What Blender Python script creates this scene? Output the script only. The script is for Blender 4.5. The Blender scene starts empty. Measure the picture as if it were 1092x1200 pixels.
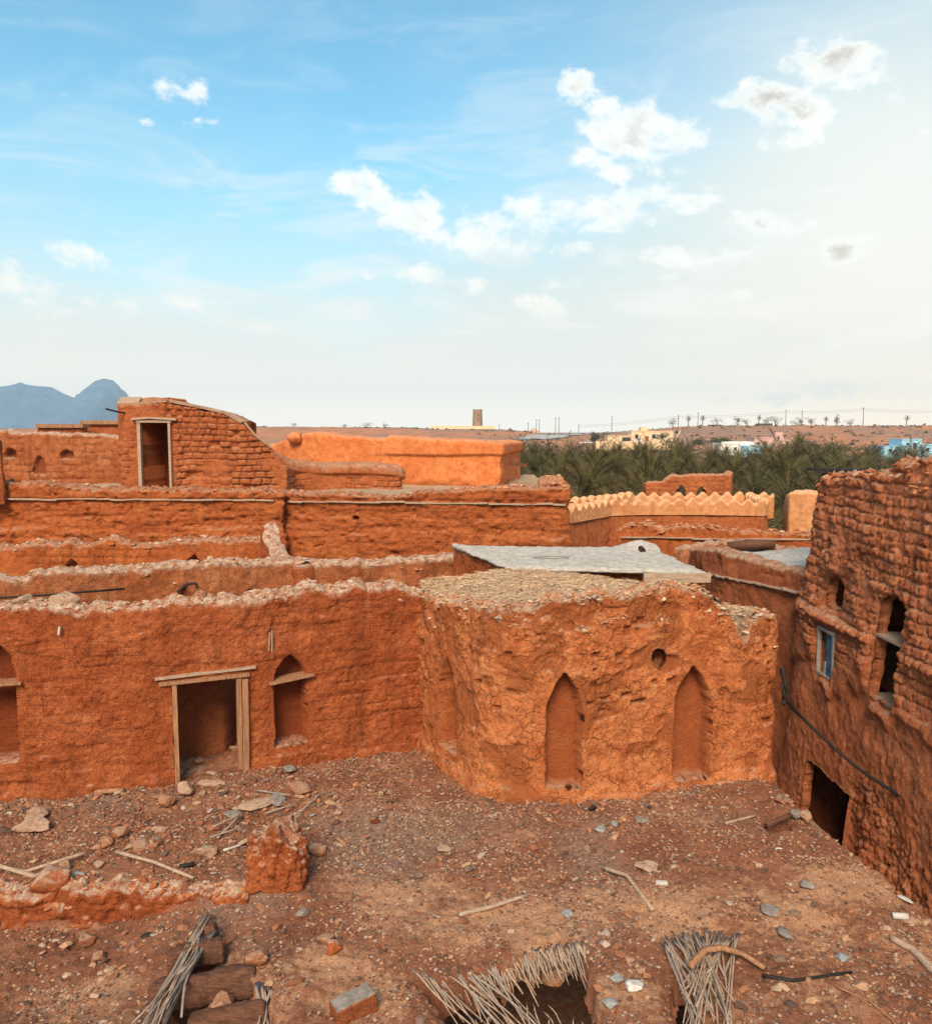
import bpy, math, random
import numpy as np
from mathutils import Matrix, Vector

random.seed(7)
RNG = np.random.default_rng(11)
S = bpy.context.scene
COL = S.collection
PI = math.pi

# ------------------------------------------------------------------ camera
CAMZ = 6.0
TH = math.atan(94 / 1000.0)
CT, ST = math.cos(TH), math.sin(TH)
cam = bpy.data.cameras.new("camera")
cam.sensor_fit = 'HORIZONTAL'
cam.sensor_width = 36.0
cam.lens = 36.0 * 1000 / 1092
cam.clip_start = 0.1
cam.clip_end = 60000
camo = bpy.data.objects.new("camera", cam)
COL.objects.link(camo)
camo.location = (0, 0, CAMZ)
camo.rotation_euler = (PI / 2 - TH, 0, 0)
S.camera = camo


def ray(px, py):
    u = (px - 546) / 1000.0
    v = (600 - py) / 1000.0
    return (u, CT + v * ST, -ST + v * CT)


def P(px, py, d):
    r = ray(px, py)
    k = d / r[1]
    return np.array((r[0] * k, d, CAMZ + r[2] * k))


def G(px, py, z=0.0):
    r = ray(px, py)
    k = (z - CAMZ) / r[2]
    return np.array((r[0] * k, r[1] * k, z))


# ------------------------------------------------------------------ noise
def _h(ix, iy, iz, seed):
    h = (ix.astype(np.uint32) * np.uint32(374761393) + iy.astype(np.uint32) * np.uint32(668265263)
         + iz.astype(np.uint32) * np.uint32(2246822519) + np.uint32((seed * 3266489917) & 0xffffffff))
    h = (h ^ (h >> np.uint32(13))) * np.uint32(1274126177)
    h = (h ^ (h >> np.uint32(16))) * np.uint32(2654435769)
    h = h ^ (h >> np.uint32(15))
    return h.astype(np.float64) / 4294967295.0


def vnoise(x, y, z, seed=0):
    x, y, z = np.broadcast_arrays(np.asarray(x, float), np.asarray(y, float), np.asarray(z, float))
    fx, fy, fz = np.floor(x), np.floor(y), np.floor(z)
    ix, iy, iz = fx.astype(np.int64), fy.astype(np.int64), fz.astype(np.int64)
    tx, ty, tz = x - fx, y - fy, z - fz
    tx = tx * tx * tx * (tx * (tx * 6 - 15) + 10)
    ty = ty * ty * ty * (ty * (ty * 6 - 15) + 10)
    tz = tz * tz * tz * (tz * (tz * 6 - 15) + 10)
    r = 0
    for a in (0, 1):
        wa = tx if a else 1 - tx
        for b in (0, 1):
            wb = ty if b else 1 - ty
            for c in (0, 1):
                wc = tz if c else 1 - tz
                r = r + wa * wb * wc * _h(ix + a, iy + b, iz + c, seed)
    return r * 2 - 1


def fbm(x, y, z, octv=4, seed=0, gain=.5):
    r, a, f = 0, 1.0, 1.0
    for o in range(octv):
        r = r + a * vnoise(x * f, y * f, z * f, seed + o * 17)
        a *= gain
        f *= 2.03
    return r


def worley(x, y, seed=0, jit=.9):
    x, y = np.broadcast_arrays(np.asarray(x, float), np.asarray(y, float))
    ix, iy = np.floor(x).astype(np.int64), np.floor(y).astype(np.int64)
    f1 = np.full(x.shape, 9.0)
    f2 = np.full(x.shape, 9.0)
    cid = np.zeros(x.shape)
    o = np.zeros_like(ix)
    for a in (-1, 0, 1):
        for b in (-1, 0, 1):
            cx, cy = ix + a, iy + b
            px = cx + .5 + jit * (_h(cx, cy, o, seed) - .5)
            py = cy + .5 + jit * (_h(cx, cy, o, seed + 5) - .5)
            d = np.hypot(px - x, py - y)
            m = d < f1
            f2 = np.where(m, f1, np.minimum(f2, d))
            cid = np.where(m, _h(cx, cy, o, seed + 9), cid)
            f1 = np.where(m, d, f1)
    return f1, f2, cid


def sm(a, b, x):
    t = np.clip((x - a) / (b - a), 0, 1)
    return t * t * (3 - 2 * t)


# ------------------------------------------------------------------ object helpers
def meta(o, label=None, cat=None, group=None, kind=None):
    if label: o['label'] = label
    if cat: o['category'] = cat
    if group: o['group'] = group
    if kind: o['kind'] = kind
    return o


def make_mesh(name, V, F, mat, smooth=True, attrs=None, uv=None):
    """V (n,3), F list of (m,k) int arrays or list of index tuples"""
    me = bpy.data.meshes.new(name)
    V = np.asarray(V, dtype=np.float32)
    if isinstance(F, np.ndarray):
        F = [F]
    if F and not isinstance(F[0], np.ndarray):
        loops = np.array([i for f in F for i in f], dtype=np.int32)
        tot = np.array([len(f) for f in F], dtype=np.int32)
    else:
        loops = np.concatenate([f.reshape(-1) for f in F]).astype(np.int32)
        tot = np.concatenate([np.full(len(f), f.shape[1]) for f in F]).astype(np.int32)
    st = np.concatenate([[0], np.cumsum(tot)[:-1]]).astype(np.int32)
    me.vertices.add(len(V))
    me.vertices.foreach_set('co', V.reshape(-1))
    me.loops.add(len(loops))
    me.loops.foreach_set('vertex_index', loops)
    me.polygons.add(len(tot))
    me.polygons.foreach_set('loop_start', st)
    me.polygons.foreach_set('use_smooth', np.full(len(tot), smooth, dtype=bool))
    for k, a in (attrs or {}).items():
        at = me.attributes.new(k, 'FLOAT', 'POINT')
        at.data.foreach_set('value', np.asarray(a, dtype=np.float32).reshape(-1))
    if uv is not None:
        ul = me.uv_layers.new(name='UVMap')
        ul.data.foreach_set('uv', np.asarray(uv, dtype=np.float32)[loops].reshape(-1))
    if mat:
        me.materials.append(mat)
    me.update(calc_edges=True)
    me.validate()
    return me


def place(name, V, F, mat, parent=None, loc=None, smooth=True, attrs=None, uv=None):
    V = np.asarray(V, dtype=float)
    if parent is not None:
        base = np.array(parent['_w'])
        V = V - base
        me = make_mesh(name, V, F, mat, smooth, attrs, uv)
        o = bpy.data.objects.new(name, me)
        COL.objects.link(o)
        o.parent = parent
        o['_w'] = list(base)
    else:
        if loc is None:
            lo, hi = V.min(0), V.max(0)
            loc = np.array(((lo[0] + hi[0]) / 2, (lo[1] + hi[1]) / 2, lo[2]))
        loc = np.asarray(loc, float)
        me = make_mesh(name, V - loc, F, mat, smooth, attrs, uv)
        o = bpy.data.objects.new(name, me)
        COL.objects.link(o)
        o.location = loc
        o['_w'] = [float(a) for a in loc]
    return o


def empty(name, loc, label, cat, group=None):
    o = bpy.data.objects.new(name, None)
    o.empty_display_size = .2
    COL.objects.link(o)
    o.location = loc
    o['_w'] = [float(a) for a in loc]
    return meta(o, label, cat, group)


class MB:
    def __init__(s):
        s.v, s.f = [], []

    def add(s, V, F):
        n = len(s.v)
        s.v += [tuple(map(float, p)) for p in V]
        s.f += [tuple(i + n for i in f) for f in F]
        return s

    def box(s, c, size, ang=0.0, taper=1.0, tilt=None):
        hx, hy, hz = size[0] / 2, size[1] / 2, size[2] / 2
        M = tilt if tilt is not None else Matrix.Rotation(ang, 3, 'Z')
        V = []
        for z in (-1, 1):
            k = taper if z > 0 else 1
            for x, y in ((-1, -1), (1, -1), (1, 1), (-1, 1)):
                q = M @ Vector((x * hx * k, y * hy * k, z * hz))
                V.append((c[0] + q.x, c[1] + q.y, c[2] + q.z))
        return s.add(V, [(3, 2, 1, 0), (4, 5, 6, 7), (0, 1, 5, 4), (1, 2, 6, 5), (2, 3, 7, 6), (3, 0, 4, 7)])

    def tube(s, pts, r, n=6, jig=0.0):
        pts = [Vector(p) for p in pts]
        rs = r if hasattr(r, '__len__') else [r] * len(pts)
        V = []
        for i, p in enumerate(pts):
            t = (pts[min(i + 1, len(pts) - 1)] - pts[max(i - 1, 0)]).normalized()
            a = Vector((0, 0, 1)) if abs(t.z) < .9 else Vector((1, 0, 0))
            b1 = t.cross(a).normalized()
            b2 = t.cross(b1)
            for k in range(n):
                an = 2 * PI * k / n
                rr = rs[i] * (1 + jig * (random.random() - .5))
                q = p + b1 * math.cos(an) * rr + b2 * math.sin(an) * rr
                V.append(tuple(q))
        F = []
        for i in range(len(pts) - 1):
            for k in range(n):
                F.append((i * n + k, i * n + (k + 1) % n, (i + 1) * n + (k + 1) % n, (i + 1) * n + k))
        F.append(tuple(range(n))[::-1])
        F.append(tuple((len(pts) - 1) * n + k for k in range(n)))
        return s.add(V, F)

    def bar(s, a, b, w, h, up=(0, 0, 1)):
        """rectangular bar from a to b"""
        a, b = Vector(a), Vector(b)
        t = (b - a).normalized()
        u = Vector(up)
        if abs(t.dot(u)) > .95: u = Vector((0, 1, 0))
        sd = t.cross(u).normalized()
        uu = sd.cross(t)
        V = []
        for p in (a, b):
            for x, y in ((-1, -1), (1, -1), (1, 1), (-1, 1)):
                V.append(tuple(p + sd * x * w / 2 + uu * y * h / 2))
        return s.add(V, [(0, 1, 2, 3), (7, 6, 5, 4), (0, 4, 5, 1), (1, 5, 6, 2), (2, 6, 7, 3), (3, 7, 4, 0)])

    def build(s, name, mat, parent=None, smooth=False, loc=None):
        return place(name, s.v, s.f, mat, parent, loc, smooth)


# ------------------------------------------------------------------ materials
def nt_new(name):
    m = bpy.data.materials.new(name)
    m.use_nodes = True
    nt = m.node_tree
    b = nt.nodes['Principled BSDF']
    b.inputs['Roughness'].default_value = .95
    b.inputs['Specular IOR Level'].default_value = .12
    return m, nt, b


class N:
    """tiny node builder"""
    def __init__(s, nt): s.nt = nt

    def n(s, typ, **kw):
        nd = s.nt.nodes.new(typ)
        for k, v in kw.items(): setattr(nd, k, v)
        return nd

    def lk(s, a, b): s.nt.links.new(a, b)

    def set(s, sock, v):
        if isinstance(v, bpy.types.NodeSocket): s.lk(v, sock)
        else:
            if sock.type == 'RGBA' and len(v) == 3: v = (*v, 1)
            sock.default_value = v

    def math(s, op, a, b=0.0, c=None, clamp=False):
        nd = s.n('ShaderNodeMath', operation=op, use_clamp=clamp)
        s.set(nd.inputs[0], a)
        s.set(nd.inputs[1], b)
        if c is not None: s.set(nd.inputs[2], c)
        return nd.outputs[0]

    def mix(s, f, a, b, typ='MIX'):
        nd = s.n('ShaderNodeMix', data_type='RGBA', blend_type=typ)
        s.set(nd.inputs[0], f)
        s.set(nd.inputs[6], a)
        s.set(nd.inputs[7], b)
        return nd.outputs[2]

    def noise(s, vec, scale, detail=4, rough=.55, dist=0.0):
        nd = s.n('ShaderNodeTexNoise')
        s.lk(vec, nd.inputs['Vector'])
        nd.inputs['Scale'].default_value = scale
        nd.inputs['Detail'].default_value = detail
        nd.inputs['Roughness'].default_value = rough
        nd.inputs['Distortion'].default_value = dist
        return nd.outputs[0]

    def rng(s, v, a, b, c=0.0, d=1.0, smooth=True):
        nd = s.n('ShaderNodeMapRange', interpolation_type='SMOOTHSTEP' if smooth else 'LINEAR')
        s.set(nd.inputs['Value'], v)
        nd.inputs['From Min'].default_value = a
        nd.inputs['From Max'].default_value = b
        nd.inputs['To Min'].default_value = c
        nd.inputs['To Max'].default_value = d
        return nd.outputs[0]

    def vor(s, vec, scale, feature='F1', rand=1.0):
        nd = s.n('ShaderNodeTexVoronoi', feature=feature)
        s.lk(vec, nd.inputs['Vector'])
        nd.inputs['Scale'].default_value = scale
        nd.inputs['Randomness'].default_value = rand
        return nd

    def vmul(s, vec, sc):
        nd = s.n('ShaderNodeMapping')
        s.lk(vec, nd.inputs['Vector'])
        nd.inputs['Scale'].default_value = sc
        return nd.outputs[0]

    def vadd(s, a, b, k=1.0):
        sc = s.n('ShaderNodeVectorMath', operation='SCALE')
        s.lk(b, sc.inputs[0])
        sc.inputs['Scale'].default_value = k
        ad = s.n('ShaderNodeVectorMath', operation='ADD')
        s.lk(a, ad.inputs[0])
        s.lk(sc.outputs[0], ad.inputs[1])
        return ad.outputs[0]

    def bump(s, h, dist, strength=1.0, prev=None):
        nd = s.n('ShaderNodeBump')
        s.lk(h, nd.inputs['Height'])
        nd.inputs['Distance'].default_value = dist
        nd.inputs['Strength'].default_value = strength
        if prev is not None: s.lk(prev, nd.inputs['Normal'])
        return nd.outputs[0]


def adobe(name, c1, c2, c3, dust=(.50, .36, .26), crack=0.0, crack_scale=4.0, bump=1.0, course=0.0, dusty=1.0, speck=1.0, stain=1.0, pale=None):
    m, nt, bs = nt_new(name)
    k = N(nt)
    pos = k.n('ShaderNodeNewGeometry')
    p, nrm = pos.outputs['Position'], pos.outputs['Normal']
    n1 = k.noise(p, .9, 5, .6)
    n2 = k.noise(p, 5.5, 6, .62)
    n3 = k.noise(p, 26, 6, .68)
    n4 = k.noise(p, 90, 3, .6)
    col = k.mix(k.rng(n1, .36, .62), c1, c2)
    col = k.mix(k.rng(n2, .42, .68, 0, .75), col, c3)
    n5 = k.noise(k.vmul(p, (1, 1, .16)), 3.4, 6, .62)          # rain streaks
    col = k.mix(k.rng(n5, .50, .72, 0, .55 * stain), col, tuple(x * .50 for x in c1))
    n6 = k.noise(p, 1.7, 7, .68)
    col = k.mix(k.rng(n6, .54, .70, 0, .55 * stain), col, pale or tuple(min(.8, x * y) for x, y in zip(c2, (1.15, 1.4, 1.6))))
    col = k.mix(k.rng(n3, .48, .70, 0, .75), col, tuple(x * .42 for x in c1))
    grit = k.vor(p, 34, 'F1')
    gsz = k.rng(k.noise(p, 12, 2, .5), .45, .7, .0, .30)
    gm = k.math('LESS_THAN', grit.outputs['Distance'], gsz)
    col = k.mix(k.math('MULTIPLY', gm, .65 * min(1, speck)), col, k.mix(k.rng(grit.outputs['Color'], .3, .7), tuple(x * .45 for x in c2), tuple(min(.8, x * y) for x, y in zip(c2, (1.25, 1.7, 2.3)))))
    # straw and grit flecks
    fl = k.noise(k.vmul(p, (1, 1, .45)), 120, 2, .5)
    col = k.mix(k.rng(fl, .66, .74, 0, .55 * speck), col, (.62, .42, .26))
    pore = k.noise(p, 70, 2, .5)
    col = k.mix(k.rng(pore, .69, .75, 0, .6 * speck), col, tuple(x * .3 for x in c1))
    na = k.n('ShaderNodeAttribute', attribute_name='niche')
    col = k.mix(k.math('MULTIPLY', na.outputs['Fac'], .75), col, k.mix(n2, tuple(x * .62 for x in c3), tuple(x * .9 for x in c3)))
    # exposed, plaster-less patches and dust from point attributes
    at = k.n('ShaderNodeAttribute', attribute_name='worn')
    col = k.mix(k.math('MULTIPLY', at.outputs['Fac'], .85), col, k.mix(n2, tuple(x * .40 for x in c1), tuple(x * .85 for x in c1)))
    sx = k.n('ShaderNodeSeparateXYZ')
    k.lk(nrm, sx.inputs[0])
    ad = k.n('ShaderNodeAttribute', attribute_name='dust')
    up = k.rng(sx.outputs[2], .35, .85)
    du = k.math('MAXIMUM', k.math('MULTIPLY', up, .85), ad.outputs['Fac'])
    du = k.math('MULTIPLY', du, k.rng(k.noise(p, 8, 6, .72), .36, .62, .1, 1))
    dcol = k.mix(k.rng(n3, .4, .65), dust, tuple(min(1, x * 1.35) for x in dust))
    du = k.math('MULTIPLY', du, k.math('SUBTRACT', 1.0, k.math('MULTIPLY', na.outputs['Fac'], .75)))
    col = k.mix(k.math('MULTIPLY', du, dusty, clamp=True), col, dcol)
    h = k.math('ADD', k.math('MULTIPLY', n3, .7), k.math('MULTIPLY', n4, .3))
    nb = k.bump(n2, .10 * bump, .5)
    nb = k.bump(h, .085 * bump, 1.0, nb)
    nb = k.bump(k.rng(k.math('SUBTRACT', gsz, grit.outputs['Distance']), 0, .15), .018 * bump, .8, nb)
    nb = k.bump(fl, .008 * bump, .6, nb)
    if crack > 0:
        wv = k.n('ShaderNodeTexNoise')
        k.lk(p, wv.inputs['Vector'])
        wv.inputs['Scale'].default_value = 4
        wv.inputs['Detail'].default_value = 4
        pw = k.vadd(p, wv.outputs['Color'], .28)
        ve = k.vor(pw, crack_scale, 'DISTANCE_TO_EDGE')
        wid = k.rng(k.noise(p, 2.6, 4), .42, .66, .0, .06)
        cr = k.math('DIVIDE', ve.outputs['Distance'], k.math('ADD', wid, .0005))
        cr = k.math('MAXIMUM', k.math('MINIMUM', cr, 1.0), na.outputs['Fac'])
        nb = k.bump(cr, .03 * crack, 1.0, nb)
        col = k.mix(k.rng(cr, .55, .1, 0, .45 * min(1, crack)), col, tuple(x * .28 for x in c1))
    if course > 0:
        tc = k.n('ShaderNodeUVMap')
        wv = k.n('ShaderNodeTexNoise')
        k.lk(tc.outputs[0], wv.inputs['Vector'])
        wv.inputs['Scale'].default_value = 2.5
        uvw = k.vadd(tc.outputs[0], wv.outputs['Color'], .09)
        br = k.n('ShaderNodeTexBrick')
        k.lk(uvw, br.inputs['Vector'])
        br.inputs['Scale'].default_value = 1.0
        br.inputs['Mortar Size'].default_value = .016
        br.inputs['Mortar Smooth'].default_value = .7
        br.inputs['Brick Width'].default_value = .30
        br.inputs['Row Height'].default_value = .155
        inv = k.math('SUBTRACT', 1.0, br.outputs['Fac'])
        hh = k.math('MULTIPLY', inv, k.rng(k.noise(p, 1.3, 4), .4, .62, .1, 1))
        nb = k.bump(hh, .035 * course, 1.0, nb)
    nt.links.new(nb, bs.inputs['Normal'])
    k.lk(col, bs.inputs['Base Color'])
    return m


def plain(name, c, rough=.8, var=.25, scale=8, bump=.0, stretch=(1, 1, 1), island=0.0, spec=.2, coord='Object'):
    m, nt, bs = nt_new(name)
    k = N(nt)
    tc = k.n('ShaderNodeTexCoord')
    v = k.vmul(tc.outputs[coord], stretch)
    n1 = k.noise(v, scale, 5, .6)
    n2 = k.noise(v, scale * 5, 4, .6)
    f = k.math('ADD', k.math('MULTIPLY', n1, .6), k.math('MULTIPLY', n2, .4))
    col = k.mix(k.rng(f, .32, .68), tuple(x * (1 - var) for x in c), tuple(min(1, x * (1 + var)) for x in c))
    if island:
        g = k.n('ShaderNodeNewGeometry')
        col = k.mix(1.0, col, k.mix(g.outputs['Random Per Island'], tuple([1 - island] * 3), tuple([1 + island * .6] * 3)), 'MULTIPLY')
    k.lk(col, bs.inputs['Base Color'])
    bs.inputs['Roughness'].default_value = rough
    bs.inputs['Specular IOR Level'].default_value = spec
    if bump:
        k.lk(k.bump(f, bump, .8), bs.inputs['Normal'])
    return m


M = {}
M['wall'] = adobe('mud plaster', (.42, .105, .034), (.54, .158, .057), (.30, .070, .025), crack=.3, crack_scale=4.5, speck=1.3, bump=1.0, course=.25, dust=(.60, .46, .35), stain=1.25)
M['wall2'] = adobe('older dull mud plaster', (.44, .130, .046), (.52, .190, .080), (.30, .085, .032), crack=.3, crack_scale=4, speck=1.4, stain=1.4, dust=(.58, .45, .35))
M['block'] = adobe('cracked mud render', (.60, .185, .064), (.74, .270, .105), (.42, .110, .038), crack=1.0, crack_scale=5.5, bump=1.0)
M['back'] = adobe('old mud brick', (.50, .132, .040), (.60, .180, .056), (.38, .098, .032), course=.35, speck=1.5, bump=1.2, dusty=.7)
M['brick'] = adobe('mud brick courses', (.53, .155, .056), (.60, .195, .072), (.40, .110, .040), course=.15, bump=1.3, dusty=.7)
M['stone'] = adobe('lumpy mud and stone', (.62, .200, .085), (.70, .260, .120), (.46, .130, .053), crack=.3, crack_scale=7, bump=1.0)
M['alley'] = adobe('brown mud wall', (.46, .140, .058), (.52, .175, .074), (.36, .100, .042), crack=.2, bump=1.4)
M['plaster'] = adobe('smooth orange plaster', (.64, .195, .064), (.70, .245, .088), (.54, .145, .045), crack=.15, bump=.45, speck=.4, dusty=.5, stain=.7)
M['cream'] = adobe('pale crenel plaster', (.60, .27, .115), (.68, .34, .16), (.48, .19, .075), bump=.5, speck=.5, stain=.9, dust=(.75, .50, .32), dusty=.6)
M['lump'] = adobe('broken mud lump', (.42, .155, .075), (.50, .22, .12), (.30, .10, .048), dust=(.52, .36, .25))
M['palelump'] = adobe('pale mud slab', (.52, .31, .20), (.58, .37, .25), (.42, .22, .14), dust=(.58, .42, .31))
M['limeroof'] = adobe('grey lime roof', (.36, .325, .285), (.44, .41, .37), (.29, .24, .20), dust=(.46, .435, .40), bump=.3, speck=.3, pale=(.58, .56, .52))
M['gravelroof'] = adobe('dusty roof', (.50, .32, .20), (.60, .42, .28), (.36, .20, .11), dust=(.64, .46, .32), bump=1.4)
M['door_wood'] = plain('weathered brown timber', (.30, .155, .085), .85, .45, 3, .01, (9, 9, .7))
M['beam_wood'] = plain('dark split timber', (.12, .055, .034), .9, .5, 5, .02, (1.2, 8, 8))
M['board'] = plain('grey weathered board', (.36, .26, .19), .85, .35, 4, .008, (1, 9, 9))
M['rib'] = plain('dry palm rib', (.37, .265, .19), .8, .35, 14, .002, (1, 1, 1), island=.5)
M['ribgrey'] = plain('grey palm rib', (.31, .255, .215), .8, .35, 14, .002, (1, 1, 1), island=.6)
M['dark'] = plain('blackened wood', (.03, .024, .022), .8, .4, 8)
M['cable'] = plain('black rubber cable', (.018, .017, .017), .6, .2, 8)
M['bluecloth'] = plain('blue painted shutter', (.06, .17, .30), .7, .5, 6)
M['whitewood'] = plain('pale painted frame', (.36, .31, .26), .7, .25, 14)
M['bluetrash'] = plain('blue grey scrap', (.25, .26, .265), .5, .3, 14, .01)
M['whitetrash'] = plain('white scrap', (.50, .48, .45), .5, .2, 14, .01)
M['slate'] = plain('grey stone', (.22, .19, .17), .8, .35, 12, .01)

# ------------------------------------------------------------------ plan paths and rough walls
def path_smooth(pts, it=2):
    p = np.array([q[:2] for q in pts], float)
    for _ in range(it):
        a, b = p[:-1], p[1:]
        q = np.empty((2 * len(a) + 2, 2))
        q[0], q[-1] = p[0], p[-1]
        q[1:-1:2] = .75 * a + .25 * b
        q[2:-1:2] = .25 * a + .75 * b
        p = q
    return p


class Path:
    def __init__(s, pts, it=0, far=False):
        s.far = far
        p = path_smooth(pts, it) if it else np.array([q[:2] for q in pts], float)
        seg = np.hypot(*(np.diff(p, axis=0).T))
        s.p, s.u = p, np.concatenate([[0], np.cumsum(seg)])
        s.L = s.u[-1]
        t = np.gradient(p, axis=0)
        # dense table with smoothed tangents
        uu = np.linspace(0, s.L, max(int(s.L / .02), 8))
        s.du = uu
        s.X, s.Y = np.interp(uu, s.u, p[:, 0]), np.interp(uu, s.u, p[:, 1])
        tx, ty = np.gradient(s.X), np.gradient(s.Y)
        w = 5
        ker = np.ones(2 * w + 1) / (2 * w + 1)
        tx = np.convolve(np.pad(tx, w, 'edge'), ker, 'valid')
        ty = np.convolve(np.pad(ty, w, 'edge'), ker, 'valid')
        ln = np.hypot(tx, ty) + 1e-9
        s.nx, s.ny = ty / ln, -tx / ln

    def ev(s, u):
        return (np.interp(u, s.du, s.X), np.interp(u, s.du, s.Y), np.interp(u, s.du, s.nx), np.interp(u, s.du, s.ny))

    def hit(s, px, py, far=False):
        """where the line of sight of a photo point meets the wall plane: (u, z)"""
        r = ray(px, py)
        f = s.X * r[1] - s.Y * r[0]
        c = np.where(f[:-1] * f[1:] <= 0)[0]
        i = int(np.argmin(np.abs(f))) if len(c) == 0 else int(c[-1] if (far or s.far) else c[0])
        return float(s.du[i]), float(CAMZ + r[2] * s.Y[i] / r[1])

    def prof(s, pix, far=False):
        a = sorted(s.hit(x, y, far) for x, y in pix)
        return [q[0] for q in a], [q[1] for q in a]


def rect(u0, u1, z0, z1, r=.0):
    def f(u, z):
        dx = np.abs(u - (u0 + u1) / 2) - (u1 - u0) / 2 + r
        dz = np.abs(z - (z0 + z1) / 2) - (z1 - z0) / 2 + r
        return np.minimum(np.maximum(dx, dz), 0) + np.hypot(np.maximum(dx, 0), np.maximum(dz, 0)) - r
    return f


def arch(u0, u1, z0, zs, za, pw=1.7):
    uc, hw = (u0 + u1) / 2, (u1 - u0) / 2
    def f(u, z):
        t = np.clip((z - zs) / (za - zs), 0, 1.3)
        w = hw * (1 - t ** pw)
        return np.maximum(np.abs(u - uc) - w, z0 - z) * .9
    return f


def wall(name, path, z0, top, thick, mat, res=.03, disp=None, niches=(), holes=(), batter=0.0, toprough=.05, tops=1.0,
         rnd=.06, parent=None, dust_h=.12, bref=None, seed=0, worn=None, wob=.012, nt_=5, vres=None):
    Nu = max(int(path.L / res), 2) + 1
    u = np.linspace(0, path.L, Nu)
    h = np.interp(u, top[0], top[1]) if not callable(top) else top(u)
    x, y, _, _ = path.ev(u)
    h = h + toprough * (.55 * fbm(x * 2.3, y * 2.3, seed + 3.0, 4, seed + 1) + .55 * fbm(x * 9, y * 9, 0, 3, seed + 8))
    Nv = max(int((h.max() - z0) / (vres or res)), 2)
    j = np.arange(Nv + 1) / Nv
    U = np.repeat(u[:, None], Nv + 1, 1)
    Z = z0 + (h[:, None] - z0) * j[None, :]
    sds = list(holes) + [q[0] for q in niches]
    def wobble(f):
        return lambda uu, zz: f(uu, zz) + wob * vnoise(uu * 5, zz * 5, 0, seed + 40) + wob * .6 * vnoise(uu * 14, zz * 14, 0, seed + 41)
    sds = [wobble(f) for f in sds]
    for f in sds:
        d = f(U, Z)
        e = 1e-3
        gu = (f(U + e, Z) - d) / e
        gz_ = (f(U, Z + e) - d) / e
        g2 = gu * gu + gz_ * gz_ + 1e-6
        m = np.abs(d) < .62 * res
        m[0] = m[-1] = False
        m[:, 0] = m[:, -1] = False
        U = np.where(m, U - d * gu / g2, U)
        Z = np.where(m, Z - d * gz_ / g2, Z)
    X, Y, NX, NY = path.ev(U)
    D = np.zeros_like(U)
    if disp is not None:
        D = disp(U, Z, X, Y)
    for f in sds[:len(holes)]:
        D = D * (.2 + .8 * sm(0, .16, f(U, Z)))
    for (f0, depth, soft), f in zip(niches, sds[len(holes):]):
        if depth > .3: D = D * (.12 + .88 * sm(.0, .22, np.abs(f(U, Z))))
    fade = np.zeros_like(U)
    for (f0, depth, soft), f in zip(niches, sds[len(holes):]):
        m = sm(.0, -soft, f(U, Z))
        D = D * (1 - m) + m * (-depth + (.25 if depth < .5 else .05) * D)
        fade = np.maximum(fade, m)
    q = np.clip((Z - (h[:, None] - rnd)) / rnd, 0, 1)
    D = D - rnd * (1 - np.sqrt(np.clip(1 - q * q, 0, 1))) * .8
    D = D - batter * (Z - (z0 if bref is None else bref))
    V = [np.stack([X + NX * D, Y + NY * D, Z], -1)]
    below = h[:, None] - Z
    dn = dust_h * (.6 + .9 * np.abs(vnoise(X * 3, Y * 3, Z * 3, seed + 21)))
    dust = [sm(dn, dn * .3, below) * (1 - fade) if dust_h > 0 else np.zeros_like(Z)]
    wr = [worn(U, Z) * (1 - fade) if worn is not None else np.zeros_like(Z)]
    # top strip
    xx, yy, nx, ny = path.ev(u)
    Dt = D[:, -1]
    for t in range(1, nt_):
        s_ = t / nt_
        of = Dt * (1 - s_) + s_ * (-thick - (batter * (h - bref) if bref is not None else 0) + rnd * .8)
        zz = h + tops * .05 * math.sin(PI * s_) + toprough * .6 * vnoise((xx - nx * s_ * thick) * 5, (yy - ny * s_ * thick) * 5, s_ * 3, seed + 5)
        V.append(np.stack([xx + nx * of, yy + ny * of, zz], -1)[:, None, :])
        dust.append(np.ones((Nu, 1)))
        wr.append(np.zeros((Nu, 1)))
    B = -thick + .03 * vnoise(X * 3, Y * 3, Z * 3, seed + 30) + rnd * (1 - np.sqrt(np.clip(1 - q * q, 0, 1))) * .8
    if bref is not None: B = B - batter * (Z - bref)
    Vb = np.stack([X + NX * B, Y + NY * B, Z], -1)[:, ::-1]
    V.append(Vb)
    dust.append((dust[0] * 1)[:, ::-1])
    wr.append(np.zeros((Nu, Nv + 1)))
    V = np.concatenate(V, 1)
    dust = np.concatenate(dust, 1)
    wr = np.concatenate(wr, 1)
    R = V.shape[1]
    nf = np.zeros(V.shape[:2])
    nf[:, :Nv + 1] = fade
    idx = np.arange(Nu * R).reshape(Nu, R)
    keep = np.ones((Nu - 1, R - 1), bool)
    if holes:
        uc = (U[:-1, :-1] + U[1:, :-1] + U[:-1, 1:] + U[1:, 1:]) / 4
        zc = (Z[:-1, :-1] + Z[1:, :-1] + Z[:-1, 1:] + Z[1:, 1:]) / 4
        hm = np.zeros_like(uc, bool)
        for f in sds[:len(holes)]:
            hm |= f(uc, zc) < 0
        keep[:, :Nv] &= ~hm
        keep[:, R - 1 - Nv:] &= ~hm[:, ::-1]
    a = np.stack([idx[:-1, :-1], idx[1:, :-1], idx[1:, 1:], idx[:-1, 1:]], -1)
    Fq = [a[keep]]
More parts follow.
